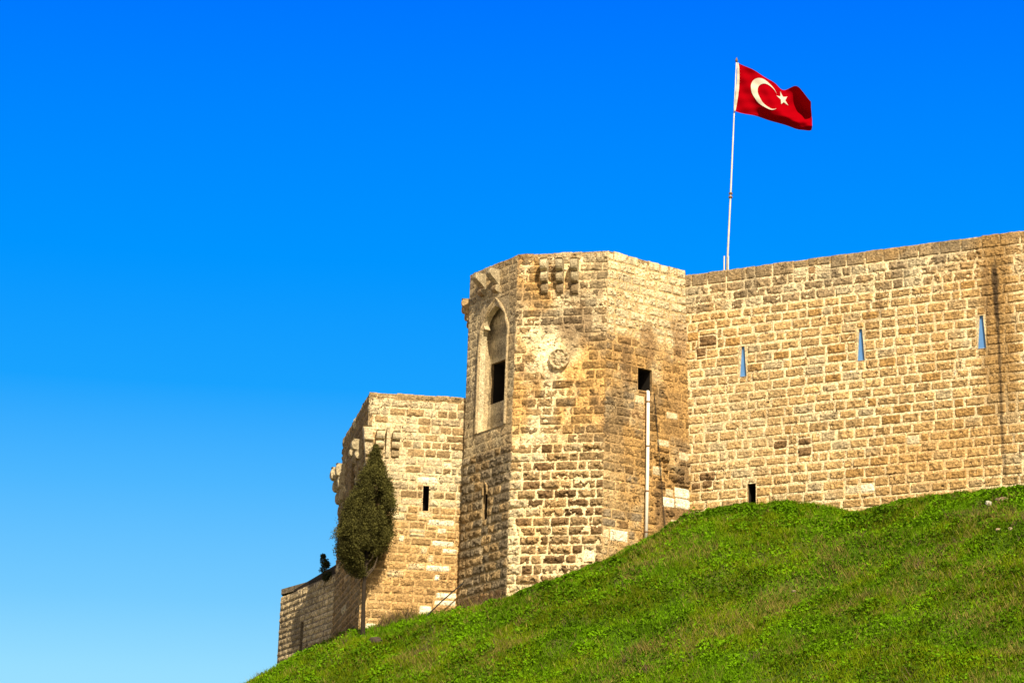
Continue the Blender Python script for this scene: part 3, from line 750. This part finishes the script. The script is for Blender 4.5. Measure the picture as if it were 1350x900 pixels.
masonry('wall_face', GL, tower2, lambda t, r: r.uniform(.37, .43), lambda s, t, r: r.uniform(.5, 1.0), style_t2l, colour_t2, openings=[NICHE2], mortar=TAN * .9, joint=.03, seed=59, cell=.09)
recess('window', GL, NICHE2, .9, tower2, TAN * .6)
e0, e1 = np.array([tC[0] + 1.2, 133., 0]), np.array([tB[0], 133., 0])
plain('rear_wall', [np.r_[e0[:2], zB2], bC, tC, np.r_[e0[:2], z2]], tower2, TAN * .8)
plain('rear_wall', [np.r_[e1[:2], zB2], np.r_[e0[:2], zB2], np.r_[e0[:2], z2], np.r_[e1[:2], z2]], tower2, TAN * .8)
cap('roof_terrace', [tA, tB, e1, e0, tC], z2 - .04, tower2, TAN)
# corbels of the front (two stacks with a slab between) and of the corner
for x, y0, y1, w in ((499.5, 603, 569, .40), (520.5, 603, 571, .38)):
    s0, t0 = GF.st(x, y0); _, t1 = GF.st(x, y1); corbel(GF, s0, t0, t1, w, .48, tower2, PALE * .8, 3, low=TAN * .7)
s0, t0 = GF.st(510, 603); _, t1 = GF.st(510, 566)
g = Geo(); g.add(np.concatenate([GF.P([s0 - .09, s0 + .09, s0 + .09, s0 - .09], [t0, t0, t1, t1], -.05), GF.P([s0 - .09, s0 + .09, s0 + .09, s0 - .09], [t0, t0, t1, t1], [.12, .12, .52, .52])]),
      [(4, 5, 6, 7), (0, 1, 5, 4), (3, 7, 6, 2), (0, 4, 7, 3), (1, 2, 6, 5)], col=PALE * .95)
g.build('corbel_slab', M_carved, tower2)
s0, t0 = GF.st(481, 612); _, t1 = GF.st(481, 563)
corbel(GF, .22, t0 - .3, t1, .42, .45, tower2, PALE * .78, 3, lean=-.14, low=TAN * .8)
for dS, tt1, hh, pr in ((GL.W * .80, z2 - 2.0, 1.5, .65), (GL.W * .62, z2 - 2.05, 1.2, .5)):
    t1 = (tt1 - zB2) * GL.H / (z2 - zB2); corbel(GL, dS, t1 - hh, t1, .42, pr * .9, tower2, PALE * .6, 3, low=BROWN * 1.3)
for dS, pr in ((GL.W * .06, .75), (GL.W * .16, .6)):
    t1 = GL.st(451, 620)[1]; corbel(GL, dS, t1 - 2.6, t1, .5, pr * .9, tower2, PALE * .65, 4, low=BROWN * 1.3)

# =================================================================== far wall at the left end
lB = at_y(449, 753, 128.6); z3 = lB[2]; lA = at_z(370.5, 787, z3 - .5)
zB3 = 16.0
blA = drop2(lA, at_y(363.5, 900, lA[1] - .1), zB3); blB = np.r_[lB[:2] + np.array([-.0, -.2]), zB3]
HL = Face(blA, blB, lA, lB)
lwall = thing('retaining_wall', 'grey weathered low stone wall at the far left foot of the castle', 'castle wall', (-11, 132, zB3))
SLIT3 = HL.rect(395.5, 820, 399, 861)
def style_lw(s, t, r):
    c = (PALE * .7 + TAN * .45) * r.uniform(.8, 1.25)
    if s < HL.W * .35: c = c * .8
    return dict(prot=.03, boss=.035, round=.1, rough=.035, pit=.03, wear=.04, col=c, edge=CREAM, eround=.04, eamt=.15)
def colour_lw(f, a, b, c, V, mortar):
    n1 = fbm(V * np.array([.8, .8, .4]), 131, 4)
    c = stainc(c, GREY * .6, .5 * smooth(.5, .64, n1))
    return c
masonry('wall_face', HL, lwall, lambda t, r: r.uniform(.30, .36), lambda s, t, r: r.uniform(.5, .95), style_lw, colour_lw, openings=[SLIT3], mortar=GREY * 1.2, joint=.03, seed=61, cell=.08)
recess('arrow_slit', HL, SLIT3, .6, lwall, GREY)
h0 = lA + np.array([.6, 9, 0]); h1 = lB + np.array([1, 9, 0])
plain('rear_wall', [np.r_[h0[:2], zB3], blA, lA, h0], lwall, GREY)
cap('wall_walk', [lA, lB, h1, h0], z3 - .04, lwall, GREY)
# dark weathered lean-to coping rising along the wall head
g = Geo(); c0 = HL.P([HL.W * .22, HL.W * 1.0, HL.W * 1.0, HL.W * .22], [HL.H] * 4, [-.0, -.0, -1.6, -1.6])
up = np.array([[0, 0, .0], [0, 0, .42], [0, 0, .8], [0, 0, .4]])
g.add(np.concatenate([c0 + up * 0 + np.array([0, 0, .02]), c0 + up + np.array([0, 0, .12])]), [(4, 5, 6, 7), (0, 1, 5, 4), (1, 2, 6, 5), (3, 0, 4, 7), (2, 3, 7, 6)], col=(.035, .026, .017))
g.build('dark_coping', M_rock, lwall)

# =================================================================== hill
ridge_px = [(332, 942, 140), (357, 911, 138), (370, 893, HL.p(0, 0)[1] - .3), (400, 869, None), (438, 841, 127.0), (458, 831, 120.5), (476, 827, 115.3), (500, 819, 115.2), (550, 806, 115.6), (603, 799, 115.6),
            (640, 794, 114.0), (668, 786, 112.3), (720, 764, 111.7), (795, 740, 111.0), (850, 711, 112.2), (880, 694, 113.0), (912, 680, 113.6), (940, 668, 112.0), (985, 661, 111.0), (1040, 657, 109.6),
            (1085, 661, 108.9), (1130, 673, 108.6), (1170, 661, 107.4), (1220, 651, 106.2), (1280, 645, 104.8), (1350, 636, 103.2)]
RP = []
for x, y, Y in ridge_px:
    if Y is None: Y = HL.p(HL.W * .4, 0)[1] - .3
    RP.append(at_y(x, y + 2.5, Y))
RP = [np.array([-45, 185., 4]), np.array([-24, 155., 14])] + RP + [np.array([27, 100.5, 24.9]), np.array([39, 94., 24.6]), np.array([60, 88, 21.])]
RP = np.array(RP); seg = np.linalg.norm(np.diff(RP, axis=0), axis=1); cum = np.r_[0, np.cumsum(seg)]
u_ = np.arange(0, cum[-1], .45); RS = np.stack([np.interp(u_, cum, RP[:, i]) for i in range(3)], -1)
order = np.argsort(RS[:, 0]); RX, RY, RZ = RS[order, 0], RS[order, 1], RS[order, 2]
def hill(x, y):
    x = np.asarray(x, float); y = np.asarray(y, float); out = np.empty(len(x))
    for i in range(0, len(x), 20000):
        X = x[i:i + 20000]; Y = y[i:i + 20000]
        d = np.sqrt((X[:, None] - RS[None, :, 0]) ** 2 + (Y[:, None] - RS[None, :, 1]) ** 2)
        v = RS[None, :, 2] - .66 * d
        k = .12; m = v.max(1); z = m + k * np.log(np.exp((v - m[:, None]) / k).sum(1)) - k * 1.0
        yb = np.interp(X, RX, RY); zb = np.interp(X, RX, RZ)
        beh = smooth(0, .8, Y - yb); z = np.where(Y > yb, z * (1 - beh) + (zb - .25 - .02 * (Y - yb)) * beh, z)
        front = smooth(.3, 4.0, yb - Y)
        P3 = np.stack([X, Y, np.zeros_like(X)], -1)
        z = z + front * (1.5 * (fbm(P3 * .17, 201, 3) - .5) + .8 * (fbm(P3 * .6, 207, 3) - .5)) + .12 * (fbm(P3 * 1.6, 211, 2) - .5)
        out[i:i + 20000] = z
    return out
xs = np.unique(np.r_[np.linspace(-70, -18, 40), np.arange(-18, 36, .35), np.linspace(36, 80, 36)])
ys = np.unique(np.r_[np.linspace(55, 78, 20), np.arange(78, 140, .4), np.linspace(140, 240, 40)])
X, Y = np.meshgrid(xs, ys); Zh = hill(X.ravel(), Y.ravel()); Zh = np.maximum(Zh, -1.5)
idx = np.arange(X.size).reshape(X.shape); Q = np.stack([idx[:-1, :-1], idx[:-1, 1:], idx[1:, 1:], idx[1:, :-1]], -1).reshape(-1, 4)
Vh = np.stack([X.ravel(), Y.ravel(), Zh], -1)
hc = mixc(np.tile([.045, .085, .006], (len(Vh), 1)), [.10, .09, .03], .5 * smooth(.5, .65, fbm(Vh * .5, 221, 3)))
g = Geo(); g.add(Vh, Q, col=hc); tag(g.build('hillside', M_soil, smooth_=True), 'steep grassy castle mound', None, kind='structure')
g = Geo(); R_ = 6000
g.add([(-R_, -R_, 0), (R_, -R_, 0), (R_, R_, 0), (-R_, R_, 0)], [(0, 1, 2, 3)]); tag(g.build('ground', M_ground), None, None, kind='structure')

# --- plants on the hill
def dryness(P):
    P2 = P * np.array([1, 1, 0]); a = fbm(P2 * .28 + 3, 231, 3); b = fbm(P2 * 1.1, 237, 3)
    # worn strip running down across the slope
    p0 = PSTR[0]; p1 = PSTR[1]; d = p1[:2] - p0[:2]; L = np.hypot(*d); d /= L
    rel = P[:, :2] - p0[:2]; tt = rel @ d; dd = np.abs(rel[:, 0] * d[1] - rel[:, 1] * d[0])
    strip = smooth(1.5, .4, dd + 1.5 * (b - .5)) * smooth(-2, 1, tt) * smooth(L + 2, L - 2, tt)
    return np.clip(.8 * smooth(.52, .70, .6 * a + .4 * b) + .72 * strip, 0, 1)
def on_hill(px, py):                           # where the line of sight meets the slope
    lo = None
    for Yq in np.arange(75, 141, .25):
        p = at_y(px, py, Yq)
        if hill([p[0]], [p[1]])[0] >= p[2]: return np.array([p[0], p[1], hill([p[0]], [p[1]])[0]])
    return at_y(px, py, 100)
PSTR = [on_hill(800, 895), on_hill(1170, 725)]
def scatter(n, xr=(-16, 35), depth=(-.3, 26), near_only=None):
    if xr[1] == 35: n = int(n * 1.19)
    x = rng.uniform(*xr, n); yb = np.interp(x, RX, RY)
    y = yb - rng.uniform(*depth, n)
    z = hill(x, y); P = np.stack([x, y, z], -1)
    q = P - CAM; w = q @ _fw; px = 675 + F * (q @ RIGHT) / w; py = 450 - F * (q @ UP) / w
    k = (px > 250) & (px < 1900) & (py < 960)
    return P[k]
def blades(P, h, w, lean, col):
    n = len(P); a = rng.uniform(0, 2 * math.pi, n); s = np.stack([np.cos(a), np.sin(a), np.zeros(n)], -1)
    b = rng.uniform(0, 2 * math.pi, n); tip = np.stack([np.cos(b) * lean, np.sin(b) * lean, np.ones(n)], -1) * h[:, None]
    V = np.empty((n, 3, 3)); V[:, 0] = P - s * w[:, None]; V[:, 1] = P + s * w[:, None]; V[:, 2] = P + tip
    return V.reshape(-1, 3), np.arange(3 * n).reshape(n, 3), np.repeat(col, 3, 0)
def leaves(P, size, col, up=.6):
    n = len(P); nrm = rng.normal(0, .55, (n, 3)) + np.array([0, -.25, up]); nrm /= np.linalg.norm(nrm, axis=1)[:, None]
    a = rng.normal(0, 1, (n, 3)); u = np.cross(nrm, a); u /= np.linalg.norm(u, axis=1)[:, None]; v = np.cross(nrm, u)
    s = size[:, None]
    V = np.empty((n, 4, 3)); V[:, 0] = P - u * s; V[:, 1] = P - v * s * .55; V[:, 2] = P + u * s; V[:, 3] = P + v * s * .55
    return V.reshape(-1, 3), np.arange(4 * n).reshape(n, 4), np.repeat(col, 4, 0)

G1 = np.array([.100, .215, .001]); G2 = np.array([.145, .205, .002]); G3 = np.array([.045, .11, .001]); DRY = np.array([.27, .225, .055]); PURP = np.array([.16, .10, .07])
P = scatter(420000)
dr = dryness(P); cl = fbm(P * .8, 251, 3); k = rng.random(len(P))
keep = k < (.5 + .5 * smooth(.35, .6, cl)); P, dr, cl = P[keep], dr[keep], cl[keep]
r1 = rng.random(len(P))
lush = smooth(.42, .62, fbm(P * .35 + 7, 255, 3))
col = G2[None, :] * (1 - lush[:, None]) + G1[None, :] * lush[:, None]
col = col * (rng.uniform(.6, 1.35, len(P)) * (.78 + .42 * smooth(.3, .7, fbm(P * .55 + 11, 271, 3))))[:, None]
isdry = r1 < (.04 + .42 * dr); col[isdry] = DRY * rng.uniform(.5, 1.15, (isdry.sum(), 1))
h = rng.uniform(.08, .22, len(P)) * (1 + .5 * cl); h[isdry] *= 1.15
g = Geo(); V, T, c = blades(P, h, rng.uniform(.012, .028, len(P)), .55, col); g.add(V, None, T, c)
tag(g.build('grass', M_leaf), 'short green grass with dry straw covering the mound', 'grass', kind='stuff')

P = np.concatenate([scatter(330000), scatter(90000, xr=(-1, 27), depth=(-.4, 1.8))]); dr = dryness(P); cl = fbm(P * .9 + 5, 261, 3)
yb = np.interp(P[:, 0], RX, RY); dist = yb - P[:, 1]
lushz = smooth(6.5, 1.0, dist) * smooth(-3, 1, P[:, 0])
keep = rng.random(len(P)) < np.clip((.40 + .60 * np.maximum(lushz, .9 * smooth(.44, .58, cl))) * (1 - .75 * dr * (1 - lushz)), 0, 1)
P, cl, lushz, yb2 = P[keep], cl[keep], lushz[keep], dist[keep]
clump = fbm(P * 1.35, 263, 3)
P = P + np.stack([np.zeros(len(P))] * 2 + [rng.uniform(0, 1, len(P)) * (.05 + .50 * smooth(.38, .66, clump) * (.62 + .38 * lushz) * (1 - .72 * smooth(2.2, .3, yb2)) )], -1)
tint = rng.uniform(.55, 1.35, len(P))[:, None] * (.72 + .52 * smooth(.3, .7, fbm(P * .55 + 11, 271, 3)))[:, None]
col = (G1 * (1 - .25 * lushz[:, None]) + G3 * .35 * lushz[:, None]) * tint
g = Geo(); V, Q4, c = leaves(P, rng.uniform(.035, .10, len(P)), col); g.add(V, Q4, None, c)
tag(g.build('leafy_weeds', M_leaf), 'lush broad-leaved weeds massed under the walls and over the slope', 'weeds', kind='stuff')

# dry stalks and scrub in tufts, thicker at the foot of the left walls
cent = scatter(2600); dr = dryness(cent); cent = cent[rng.random(len(cent)) < .15 + .85 * dr]
extra = [at_y(x, y, Yq) for x, y, Yq in [(645, 796, 113.4), (630, 798, 114.2), (618, 800, 115), (655, 792, 112.8), (350, 893, 137), (356, 890, 137), (345, 897, 138), (510, 818, 115), (525, 814, 115.2), (540, 809, 115.3), (470, 832, 117), (450, 836, 123), (420, 852, 130)]]
cent = np.concatenate([cent, np.repeat(np.array(extra), 9, 0)])
PP = np.repeat(cent, 26, 0) + rng.normal(0, 1, (len(cent) * 26, 3)) * np.repeat(rng.uniform(.08, .34, len(cent)), 26)[:, None] * np.array([1, 1, 0]); PP[:, 2] = np.maximum(hill(PP[:, 0], PP[:, 1]), PP[:, 2] - .3) - .03
kind = np.repeat(rng.random(len(cent)) < .16, 26)
kind[-26 * 9 * len(extra):] |= rng.random(26 * 9 * len(extra)) < .6
col = np.where(kind[:, None], PURP, DRY * 1.1) * rng.uniform(.55, 1.25, (len(PP), 1))
g = Geo(); V, T, c = blades(PP, rng.uniform(.2, .5, len(PP)) * np.where(np.arange(len(PP)) >= len(PP) - 26 * 9 * len(extra), 1.5, 1), rng.uniform(.009, .02, len(PP)), .7, col); g.add(V, None, T, c)
tag(g.build('dry_stalks', M_leaf), 'tufts of dry straw-coloured stalks scattered over the green slope', 'dry grass', kind='stuff')

# --- rocks
def rock(px, py, size, label, col, flat=.6, seed=0):
    p = on_hill(px, py); bm = bmesh.new(); bmesh.ops.create_icosphere(bm, subdivisions=3, radius=1)
    v = np.array([q.co[:] for q in bm.verts]); f = np.array([[q.index for q in t.verts] for t in bm.faces]); bm.free()
    v = v * (0.72 + .6 * vnoise(v * 1.6 + seed * 3.3, seed))[:, None]; v = np.sign(v) * np.abs(v) ** .8
    v = v * np.array([size, size * .8, size * flat])
    g = Geo(); g.add(v + p + np.array([0, 0, size * flat * .55]), None, f, col)
    o = g.build('rock', M_rock); tag(o, label, 'rock', 'loose rocks on the grassy slope'); return o

rock(495, 847, .30, 'dark angular rock in the grass below the cypress', (.06, .045, .035), .6, 1)
rock(1304, 667, .16, 'small white stone on the grass below the curtain wall', (.62, .57, .48), .8, 2)
rock(1322, 662, .28, 'flat tan stone beside the small white stone', (.26, .19, .12), .4, 3)
rock(1316, 703, .11, 'left small tan stone of the pair near the right edge', (.34, .26, .17), .7, 4)
rock(1332, 701, .11, 'right small tan stone of the pair near the right edge', (.34, .27, .19), .8, 5)
rock(1047, 787, .10, 'small brown stone in the middle of the dry strip', (.24, .19, .13), .8, 6)

# =================================================================== trees
def foliage(name, parent, pts, size, cols, mat=M_leaf):
    g = Geo(); V, Q4, c = leaves(pts, size, cols, .25); g.add(V, Q4, None, c); return g.build(name, mat, parent)
yC = 114.4
base = at_y(478.5, 832, yC); base[2] = hill([base[0]], [base[1]])[0] - .05
tr = thing('cypress_tree', 'dark green cypress with bare thin trunk before the squat tower', 'tree', base)
topc = at_y(491, 598, yC); botc = at_y(483, 752, yC)
g = Geo(); tp = [at_y(x, y, yC) for x, y in ((478.5, 834), (479, 800), (480, 770), (482, 752), (484, 725), (487, 690), (490, 650))]; tp[0][2] = base[2] - .2
g.tube(tp, [.125, .10, .09, .085, .075, .06, .035], 9, (.030, .022, .015))
for k in range(14):
    a = rng.uniform(0, 6.28); p0 = at_y(481.5 + rng.uniform(-1, 2), 764 - rng.uniform(0, 50), yC); q = p0 + np.array([math.cos(a) * .6, math.sin(a) * .6, .9])
    g.tube([p0, (p0 + q) / 2 + np.array([math.cos(a) * .12, math.sin(a) * .12, -.05]), q], [.045, .035, .018], 6, (.10, .075, .05))
g.build('trunk', M_bark, tr)
prof_px = [(594, 494, 497), (606, 488, 501), (618, 482, 507), (633, 474, 514), (647, 467, 519), (662, 459, 521), (678, 451, 521), (690, 446, 519), (700, 443, 518), (712, 441, 515), (722, 440, 511), (735, 446, 498), (749, 457, 488), (757, 468, 481)]
py_ = np.array([p[0] for p in prof_px]); lx = np.array([p[1] for p in prof_px]); rx = np.array([p[2] for p in prof_px])
nC = 1700; cy = rng.choice(np.linspace(592, 756, 400), nC, p=(lambda w: w / w.sum())(np.interp(np.linspace(592, 756, 400), py_, rx - lx) + 5))
L_, R2 = np.interp(cy, py_, lx), np.interp(cy, py_, rx)
mpp = yC / F / math.cos(PITCH) * 1.03
ang = rng.uniform(0, 2 * math.pi, nC); rad = np.sqrt(rng.uniform(.25, 1.0, nC)) * (.76 + .46 * vnoise(np.stack([np.cos(ang) * 2.6, np.sin(ang) * 2.6, cy * .13], -1), 31))
cen = np.array([at_y(m, y, yC) for m, y in zip((L_ + R2) / 2, cy)])
half = (R2 - L_) / 2 * mpp
cc = cen + np.stack([np.cos(ang) * rad * half * .95, np.sin(ang) * rad * half * .95, np.zeros(nC)], -1)
per = 70
gap = vnoise(np.stack([cc[:, 0] * 2.1, cc[:, 1] * 2.1, cc[:, 2] * 1.6], -1), 37) < .64
up_ = rng.uniform(-.20, .30, (nC, per)); spread = .115 * (1 - np.clip(up_, 0, 1) * 1.9)
lp = cc[:, None, :] + np.stack([rng.normal(0, 1, (nC, per)) * spread, rng.normal(0, 1, (nC, per)) * spread, up_], -1)
lp = lp[gap].reshape(-1, 3); ng = int(gap.sum())
tone = np.repeat(rng.uniform(.6, 1.5, ng) * (.6 + .8 * vnoise(cc[gap] * 2.4, 33)), per)[:, None] * rng.uniform(.85, 1.15, (ng * per, 1))
cl = np.array([.080, .076, .020])[None, :] * tone
ye = rng.random(len(lp)) < .04; cl[ye] = np.array([.13, .12, .03])
foliage('crown', tr, lp, rng.uniform(.024, .052, len(lp)), cl)

def bush(name, label, cat, px, py, Y, shape, n, col, size=(.03, .06), parts=True):
    b = at_y(px, py, Y); t = thing(name, label, cat, b)
    g = Geo(); top = b + np.array([shape[0][0] * .3, 0, max(s_[1] for s_ in shape) * .8])
    g.tube([b + np.array([0, 0, -.1]), (b + top) / 2, top], [.05, .04, .02], 6, (.05, .04, .03)); g.build('trunk', M_bark, t)
    L = []
    for dx, dz, r_ in shape:
        q = rng.normal(0, 1, (n, 3)); q /= np.linalg.norm(q, axis=1)[:, None]; q *= (rng.uniform(.1, 1, n) ** .4 * rng.uniform(.7, 1.15, n))[:, None] * r_
        L.append(b + np.array([dx, 0, dz]) + q)
    L = np.concatenate(L); foliage('crown', t, L, rng.uniform(*size, len(L)), np.asarray(col)[None, :] * rng.uniform(.5, 1.5, (len(L), 1)))
    return t
bush('pine_sapling', 'small upright evergreen growing on the far left wall', 'tree', 427.5, 758, 130.2, [(0, .35, .3), (-.05, .75, .26), (.12, .6, .2), (-.1, 1.05, .16)], 420, (.05, .055, .018))
bush('wall_shrub', 'low dark shrub beside the small evergreen against the squat tower', 'shrub', 437, 763, 129.6, [(0, .2, .34), (.3, .35, .3), (-.3, .1, .25)], 420, (.04, .045, .016))

# =================================================================== drainpipe and cables
pa, pb_ = FR.st(851.5, 519), FR.st(848.5, 716)
pipe = thing('drainpipe', 'white plastic drainpipe running down the tower below its dark window', 'pipe', FR.p(pb_[0], pb_[1], .15))
g = Geo(); off = .17
g.tube([FR.p(pa[0] + .12, pa[1] + .12, -.05), FR.p(pa[0] + .05, pa[1] + .08, .1), FR.p(pa[0], pa[1] - .05, off), FR.p((pa[0] + pb_[0]) / 2 + .015, (pa[1] + pb_[1]) / 2, off + .02), FR.p(pb_[0], pb_[1] - .4, off)], .085, 12)
g.build('pipe', M_white, pipe, True)
for q in (.06, .36, .66, .93):
    a = pa[0] + (pb_[0] - pa[0]) * q; b = pa[1] + (pb_[1] - pa[1]) * q
    g = Geo(); g.tube([FR.p(a, b - .035, off + .01), FR.p(a, b + .035, off + .01)], .10, 12); g.box(FR.p(a - .02, b - .03, -.05), FR.e * .04, FR.u * .06, FR.n * (off - .02))
    g.build('pipe_clamp', M_iron, pipe)
g = Geo(); pts = [(861, 519), (863, 545), (866, 580), (869, 620), (872, 660), (875, 700)]
g.tube([FR.p(*FR.st(x, y), .10) for x, y in pts], .019, 6)
tag(g.build('cable', M_black), 'thin dark cable hanging down the tower right of the white drainpipe', 'cable')
g = Geo(); c0 = at_y(562, 809, 115.0); c1 = at_y(606, 769, 115.9)
g.tube([c0 + np.array([0, 0, -.1]), (c0 * .5 + c1 * .5) + np.array([0, 0, -.06]), c1 + np.array([.25, 0, .12])], .035, 6)
tag(g.build('guy_wire', M_black), 'taut black wire slanting from the grass up to the tall tower', 'wire')

# =================================================================== flagpole and flag
yP = 114.2
pole = thing('flagpole', 'tall slender white flagpole standing behind the curtain wall', 'flagpole', at_y(958, 358, yP))
g = Geo(); pp = [at_y(x, y, yP) for x, y in ((957.6, 372), (960.3, 316), (963.2, 257), (967.2, 165), (970.8, 82))]
g.tube(pp, [.052, .048, .044, .036, .028], 10, (.56, .53, .47)); g.build('pole', M_polem, pole, True)
g = Geo(); t_ = at_y(971, 82, yP); g.tube([t_, t_ + np.array([0, 0, .1]), t_ + np.array([.01, 0, .24])], [.055, .07, .012], 8, (.28, .17, .08)); g.build('finial', M_iron, pole, True)
g = Geo(); j = at_y(963.2, 257, yP); dj = (pp[3] - pp[1]) / np.linalg.norm(pp[3] - pp[1])
g.tube([j - dj * .16, j - dj * .08], .10, 10); g.build('joint_collar', M_iron, pole)
g = Geo(); g.tube([j + dj * .03, j + dj * .11], .095, 10); g.build('joint_collar', M_iron, pole)
b0 = at_y(957.7, 370, yP - .02)
for dx in (-.12, .08):
    g = Geo(); g.box(b0 + np.array([dx - .03, -.08, 0]), (.05, 0, 0), (0, .16, 0), (.02, 0, 1.25), (.60, .52, .38)); g.build('bracket_post', M_polem, pole)

# flag: control net (fly direction u, hoist direction v from the top), bent in depth
ctrl_px = [[(973.5, 83), (973.0, 104), (971.3, 126), (969.3, 147)],
           [(990, 91), (989.5, 111), (988, 132), (987, 151)],
           [(1007, 100.5), (1006, 121), (1005, 141), (1004, 155.5)],
           [(1021, 110), (1021, 130), (1020.5, 149), (1020, 161)],
           [(1033, 119), (1036, 138), (1037, 155), (1036, 165.5)],
           [(1049, 113.5), (1050.5, 143), (1052, 159), (1051, 170)],
           [(1059, 121), (1061.5, 148), (1063, 163), (1062, 172)],
           [(1069, 134), (1070, 153), (1071, 165), (1070, 171.5)]]
ctrl_dy = [[0, 0, 0, 0], [-.25, -.2, -.15, -.05], [-.15, -.2, -.2, .3], [.05, -.2, -.35, .45], [.25, .05, -.4, .4], [-.1, .55, -.1, .3], [-.35, .55, .05, .3], [-.55, .35, .15, .5]]
CN = np.array([[at_y(x, y, yP + dy - .05) for (x, y), dy in zip(a, b)] for a, b in zip(ctrl_px, ctrl_dy)])
def cr1(P, u):                                  # Catmull-Rom along axis 0
    n = len(P); t = u * (n - 1); i = min(int(t), n - 2); f = t - i
    p0, p1, p2, p3 = P[max(i - 1, 0)], P[i], P[i + 1], P[min(i + 2, n - 1)]
    return .5 * ((2 * p1) + (-p0 + p2) * f + (2 * p0 - 5 * p1 + 4 * p2 - p3) * f ** 2 + (-p0 + 3 * p1 - 3 * p2 + p3) * f ** 3)
def flag_pt(u, v):
    p = cr1(cr1(CN, u), v)
    rip = .05 * math.sin(9 * u + 7 * v) * u + .035 * math.sin(22 * u - 14 * v + 1) + .02 * math.sin(40 * u * .7 + 31 * v)
    return p + np.array([0, rip, 0])
def flag_n(u, v):
    e = .004; a = flag_pt(min(u + e, 1), v) - flag_pt(max(u - e, 0), v); b = flag_pt(u, min(v + e, 1)) - flag_pt(u, max(v - e, 0))
    n = np.cross(a, -b); return n / np.linalg.norm(n)
flag = thing('flag', 'red flag with white crescent and star flying from the flagpole', 'flag', at_y(971, 115, yP))
nu, nv = 72, 40; V = [flag_pt(i / nu, j / nv) for i in range(nu + 1) for j in range(nv + 1)]
g = Geo(); g.add(V, [(i * (nv + 1) + j, i * (nv + 1) + j + 1, (i + 1) * (nv + 1) + j + 1, (i + 1) * (nv + 1) + j) for i in range(nu) for j in range(nv)])
g.build('cloth', M_flag, flag, True)
# find u,v of emblem centres from the net, then lay the emblems on the cloth
def inv(px, py):
    best = min(((np.hypot(*(project(flag_pt(a / 60, b / 40)) - (px, py))), a / 60, b / 40) for a in range(61) for b in range(41)))
    return best[1], best[2]
def uvpx(px, py, d): u, v = inv(px, py); return u, v
def emblem(name, outline, tris):
    for side in (1, -1):
        g = Geo(); V = []
        for u, v in outline:
            V.append(flag_pt(u, v) + flag_n(u, v) * .03 * side)
        g.add(V, None, tris if side > 0 else [t[::-1] for t in tris]); g.build(name, M_emblem, flag, True)
# crescent built in cloth units: u runs 100 px wide, v 64 px high at the hoist
cu, cv = inv(1008.5, 126); ASP = 1.62
out = []; tr_ = []; nA = 44
Ro = .275; Ri = .222; sh = .068
th0 = math.acos((Ro ** 2 + sh ** 2 - Ri ** 2) / (2 * Ro * sh)) if abs((Ro ** 2 + sh ** 2 - Ri ** 2) / (2 * Ro * sh)) < 1 else .5
for i in range(nA + 1):
    th = th0 + (2 * math.pi - 2 * th0) * i / nA
    xo, yo = Ro * math.cos(th), Ro * math.sin(th)
    ax = math.atan2(yo, xo - sh)
    # matching inner angle: spread evenly along the inner arc
    p0 = math.atan2(Ro * math.sin(th0), Ro * math.cos(th0) - sh); ph = p0 + (2 * math.pi - 2 * p0) * i / nA
    xi, yi = sh + Ri * math.cos(ph), Ri * math.sin(ph)
    for q in (0, .5, 1): out.append((cu + (xo + (xi - xo) * q) / ASP, cv + (yo + (yi - yo) * q)))
for i in range(nA):
    for q in range(2):
        a = i * 3 + q; tr_ += [(a, a + 1, a + 4), (a, a + 4, a + 3)]
emblem('crescent', out, tr_)
su, sv = inv(1031.5, 131.5); out = [(su, sv)]
for k in range(10):
    a = math.pi + k * math.pi / 5; r_ = .135 if k % 2 == 0 else .053
    out.append((su + r_ * math.cos(a) / ASP, sv + r_ * math.sin(a)))
nS = 4; grid = []; trs = []
for k in range(10):                             # each arm finely divided so that it follows the cloth
    a, b, c_ = np.array(out[0]), np.array(out[1 + k]), np.array(out[1 + (k + 1) % 10]); b0_ = len(grid); ix = {}
    for i in range(nS + 1):
        for j_ in range(nS + 1 - i): ix[i, j_] = len(grid); grid.append(tuple(a + (b - a) * i / nS + (c_ - a) * j_ / nS))
    for i in range(nS):
        for j_ in range(nS - i):
            trs.append((ix[i, j_], ix[i + 1, j_], ix[i, j_ + 1]))
            if i + j_ < nS - 1: trs.append((ix[i + 1, j_], ix[i + 1, j_ + 1], ix[i, j_ + 1]))
emblem('star', grid, trs)
g = Geo(); V = []
for j in range(21):
    v = j / 20; bul = .075 * math.sin(math.pi * v) + .025
    p = flag_pt(0, v); V += [p + np.array([-.06, -.05, 0]), p + np.array([bul - .02, -.06, 0]), p + np.array([bul - .02, .05, 0]), p + np.array([-.06, .05, 0])]
Q = [(j * 4 + k, j * 4 + (k + 1) % 4, j * 4 + 4 + (k + 1) % 4, j * 4 + 4 + k) for j in range(20) for k in range(4)]
g.add(V, Q + [(3, 2, 1, 0), (80, 81, 82, 83)]); g.build('hoist_sleeve', M_emblem, flag)
